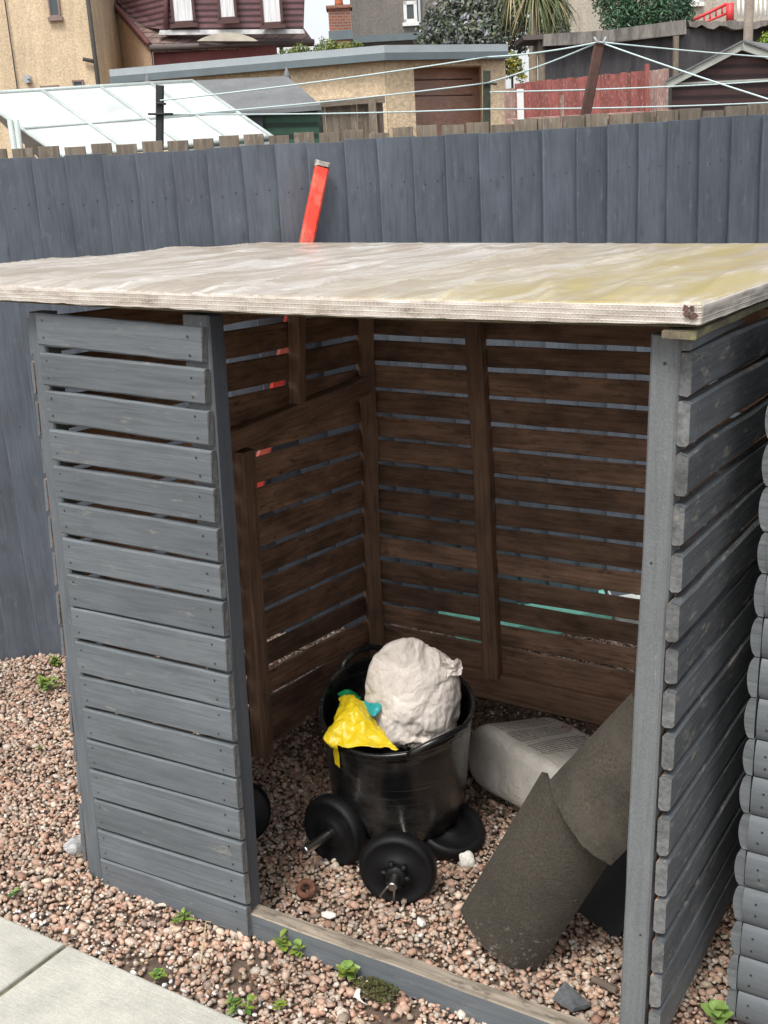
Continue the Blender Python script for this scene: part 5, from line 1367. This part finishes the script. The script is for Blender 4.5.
# ---- vegetation
def leafcloud(name, parent, mats, blobs, n, size, seed, elong=1.8, up=.2, weights=None):
    r = random.Random(seed); mb = MB(); tot = sum(b[1]*b[2]*b[3] for b in blobs)
    for (c, rx_, ry, rz_) in blobs:
        k_ = int(n*rx_*ry*rz_/tot)
        for i in range(k_):
            d = V((r.gauss(0, 1), r.gauss(0, 1), r.gauss(0, 1))).normalized(); rr = r.random()**.38
            p = c+RG*(d.x*rx_*rr)+FG*(d.y*ry*rr)+UG*(d.z*rz_*rr)
            nd = mnoise.noise(p*1.4+V((seed, 0, 0)))
            if nd < -.25 and rr > .55: continue
            o = (d+V((r.gauss(0, .6), r.gauss(0, .6), r.gauss(0, .6)+up))).normalized(); s = o.orthogonal().normalized()
            a = r.random()*6.3; s = (s*math.cos(a)+o.cross(s)*math.sin(a)); t = o.cross(s)
            L = size*r.uniform(.6, 1.4); w_ = L/elong
            mb.add([p, p+s*w_*.5+t*L*.45+o*L*.1, p+t*L, p-s*w_*.5+t*L*.45+o*L*.1], [(0, 1, 2, 3)], r.choices(range(len(mats)), weights)[0] if weights else r.randrange(len(mats)))
    return mb.build(name, mats, parent)
m_bark = rough_mat('brown_bark', (.11, .085, .065), .3, 12, .7, .95)
cea = thing('flowering_tree', 'bushy grey-green tree dotted with pale lilac flowers behind the garage', 'tree', tuple(base_at(470, 26)))
lf = [leafmat('grey_green_leaf', (.13, .16, .115)), leafmat('deep_green_leaf', (.075, .10, .065)), leafmat('lilac_bloom', (.25, .24, .28)), leafmat('olive_leaf', (.18, .19, .12))]
def bb(u, v, Z, rx_, rz_, ry=None): return (B(u, v, Z), rx_, ry or rx_, rz_)
leafcloud('crown', cea, lf, [bb(448, 24, 26, .55, .75), bb(478, 8, 26.2, .8, .9), bb(508, 24, 25.8, .55, .6), bb(470, 38, 25.7, .8, .5), bb(432, 40, 25.8, .4, .4), bb(460, -18, 26.3, .7, .6), bb(500, -14, 26.4, .5, .6), bb(520, 44, 25.8, .3, .35)], 15000, .10, 3, weights=[5, 4, 3, 2])
b_ = base_at(472, 26.1); mb = MB(); mb.tube([b_, b_+UG*1.6, b_+UG*3.2+RG*.2], [.14, .11, .05], 10)
for dx in (-.7, .1, .7): mb.tube([b_+UG*1.7, b_+UG*2.9+RG*dx, b_+UG*3.8+RG*dx*1.5], [.07, .05, .02], 8)
mb.build('trunk', [m_bark], cea)
con = thing('conifer', 'dense rounded dark green conifer behind the lean-to', 'tree', tuple(base_at(648, 30)))
cl = [leafmat('conifer_green', (.06, .14, .075)), leafmat('conifer_dark', (.035, .085, .045)), leafmat('conifer_light', (.09, .19, .10))]
blobs = []
r = random.Random(5)
for i in range(30):
    u_ = 603+r.random()*88; v_ = -30+r.random()*55; blobs.append(bb(u_, v_, 30+r.uniform(-.5, .5), .28, .62))
blobs.append(bb(648, 10, 30.4, 1.15, 1.2)); blobs.append(bb(694, 24, 30, .2, .25))
leafcloud('crown', con, cl, blobs, 17000, .095, 8, elong=2.6, up=1.0, weights=[5, 3, 3])
b_ = base_at(648, 30.3); MB().tube([b_, b_+UG*3.5], [.16, .08], 10).build('trunk', [m_bark], con)
pm = thing('palm_tree', 'cabbage palm with drooping yellow-green strap leaves', 'tree', tuple(base_at(534, 25)))
plm = [leafmat('palm_green', (.12, .15, .055)), leafmat('palm_straw', (.30, .245, .12)), leafmat('palm_dark', (.06, .085, .035))]
def palmhead(u, v, n, Ls, seed, nm='fronds'):
    r = random.Random(seed); mb = MB(); c = B(u, v, 25)
    for i in range(n):
        a = r.random()*2*PI; el = r.uniform(-.9, 1.2); L = Ls*r.uniform(.75, 1.15)
        d = RG*(math.cos(a)*math.cos(el))+FG*(math.sin(a)*math.cos(el))+UG*math.sin(el)
        s = d.cross(UG).normalized(); vs = []; m_ = 7
        for q in range(m_+1):
            t = q/m_; p = c+d*(L*t)-UG*(L*.95*t*t*(1.0 if el < .6 else .55)); w_ = .022*(1-t*.9)*math.sin(PI*min(1, t+.12))**.3
            vs += [p-s*w_, p+s*w_]
        mb.add(vs, [(2*q, 2*q+1, 2*q+3, 2*q+2) for q in range(m_)], r.choices([0, 1, 2], [4, 4 if el < 0 else 1.5, 2])[0])
    mb.build(nm, plm, pm)
palmhead(535, -8, 260, .95, 1); palmhead(556, 0, 110, .6, 2); palmhead(512, -12, 90, .6, 3)
b_ = base_at(533, 25); MB().tube([toground(B(533, 60, 25)), B(533, 60, 25), B(535, -8, 25)], [.10, .09, .075], 10).build('trunk', [rough_mat('pale_palm_trunk', (.33, .26, .18), .2, 6, .6)], pm)
def bush(name, label, mats, blobs, n, size, seed, u_, Z):
    t = thing(name, label, 'bush', tuple(base_at(u_, Z))); leafcloud('foliage', t, mats, blobs, n, size, seed)
    c = blobs[0][0]; g_ = toground(c); MB().tube([g_, c], [.05, .02], 6).build('stem', [m_bark], t)
yl = [leafmat('golden_leaf', (.36, .30, .02)), leafmat('lime_leaf', (.19, .23, .03)), leafmat('mid_leaf', (.07, .11, .03))]
bush('golden_bush', 'small golden-yellow bush at the end of the garage', yl, [bb(512, 68, 21, .20, .26), bb(521, 78, 20.8, .12, .16)], 1400, .05, 11, 512, 21)
bush('garden_hedge', 'yellow-green hedge top showing above the garage roof', [yl[1], yl[2], leafmat('hedge_leaf', (.16, .19, .05))], [bb(305, 50, 26, .3, .16), bb(322, 48, 26, .35, .2), bb(340, 50, 26, .3, .17), bb(290, 54, 26, .3, .12), bb(358, 46, 26, .25, .14)], 4200, .05, 12, 320, 26)
bush('bright_shrub', 'bright lime shrub behind the brown shed at the right edge', [yl[1], leafmat('vivid_leaf', (.16, .27, .03))], [bb(766, 42, 17, .10, .12), bb(776, 46, 17, .12, .12)], 900, .05, 13, 768, 17)
bush('garden_hedge', 'dark green shrubs below the palm', [yl[2], lf[1], lf[0]], [bb(548, 28, 27.5, .5, .35), bb(520, 48, 27.5, .35, .3), bb(560, 20, 28, .3, .3)], 3000, .06, 14, 548, 27.5)
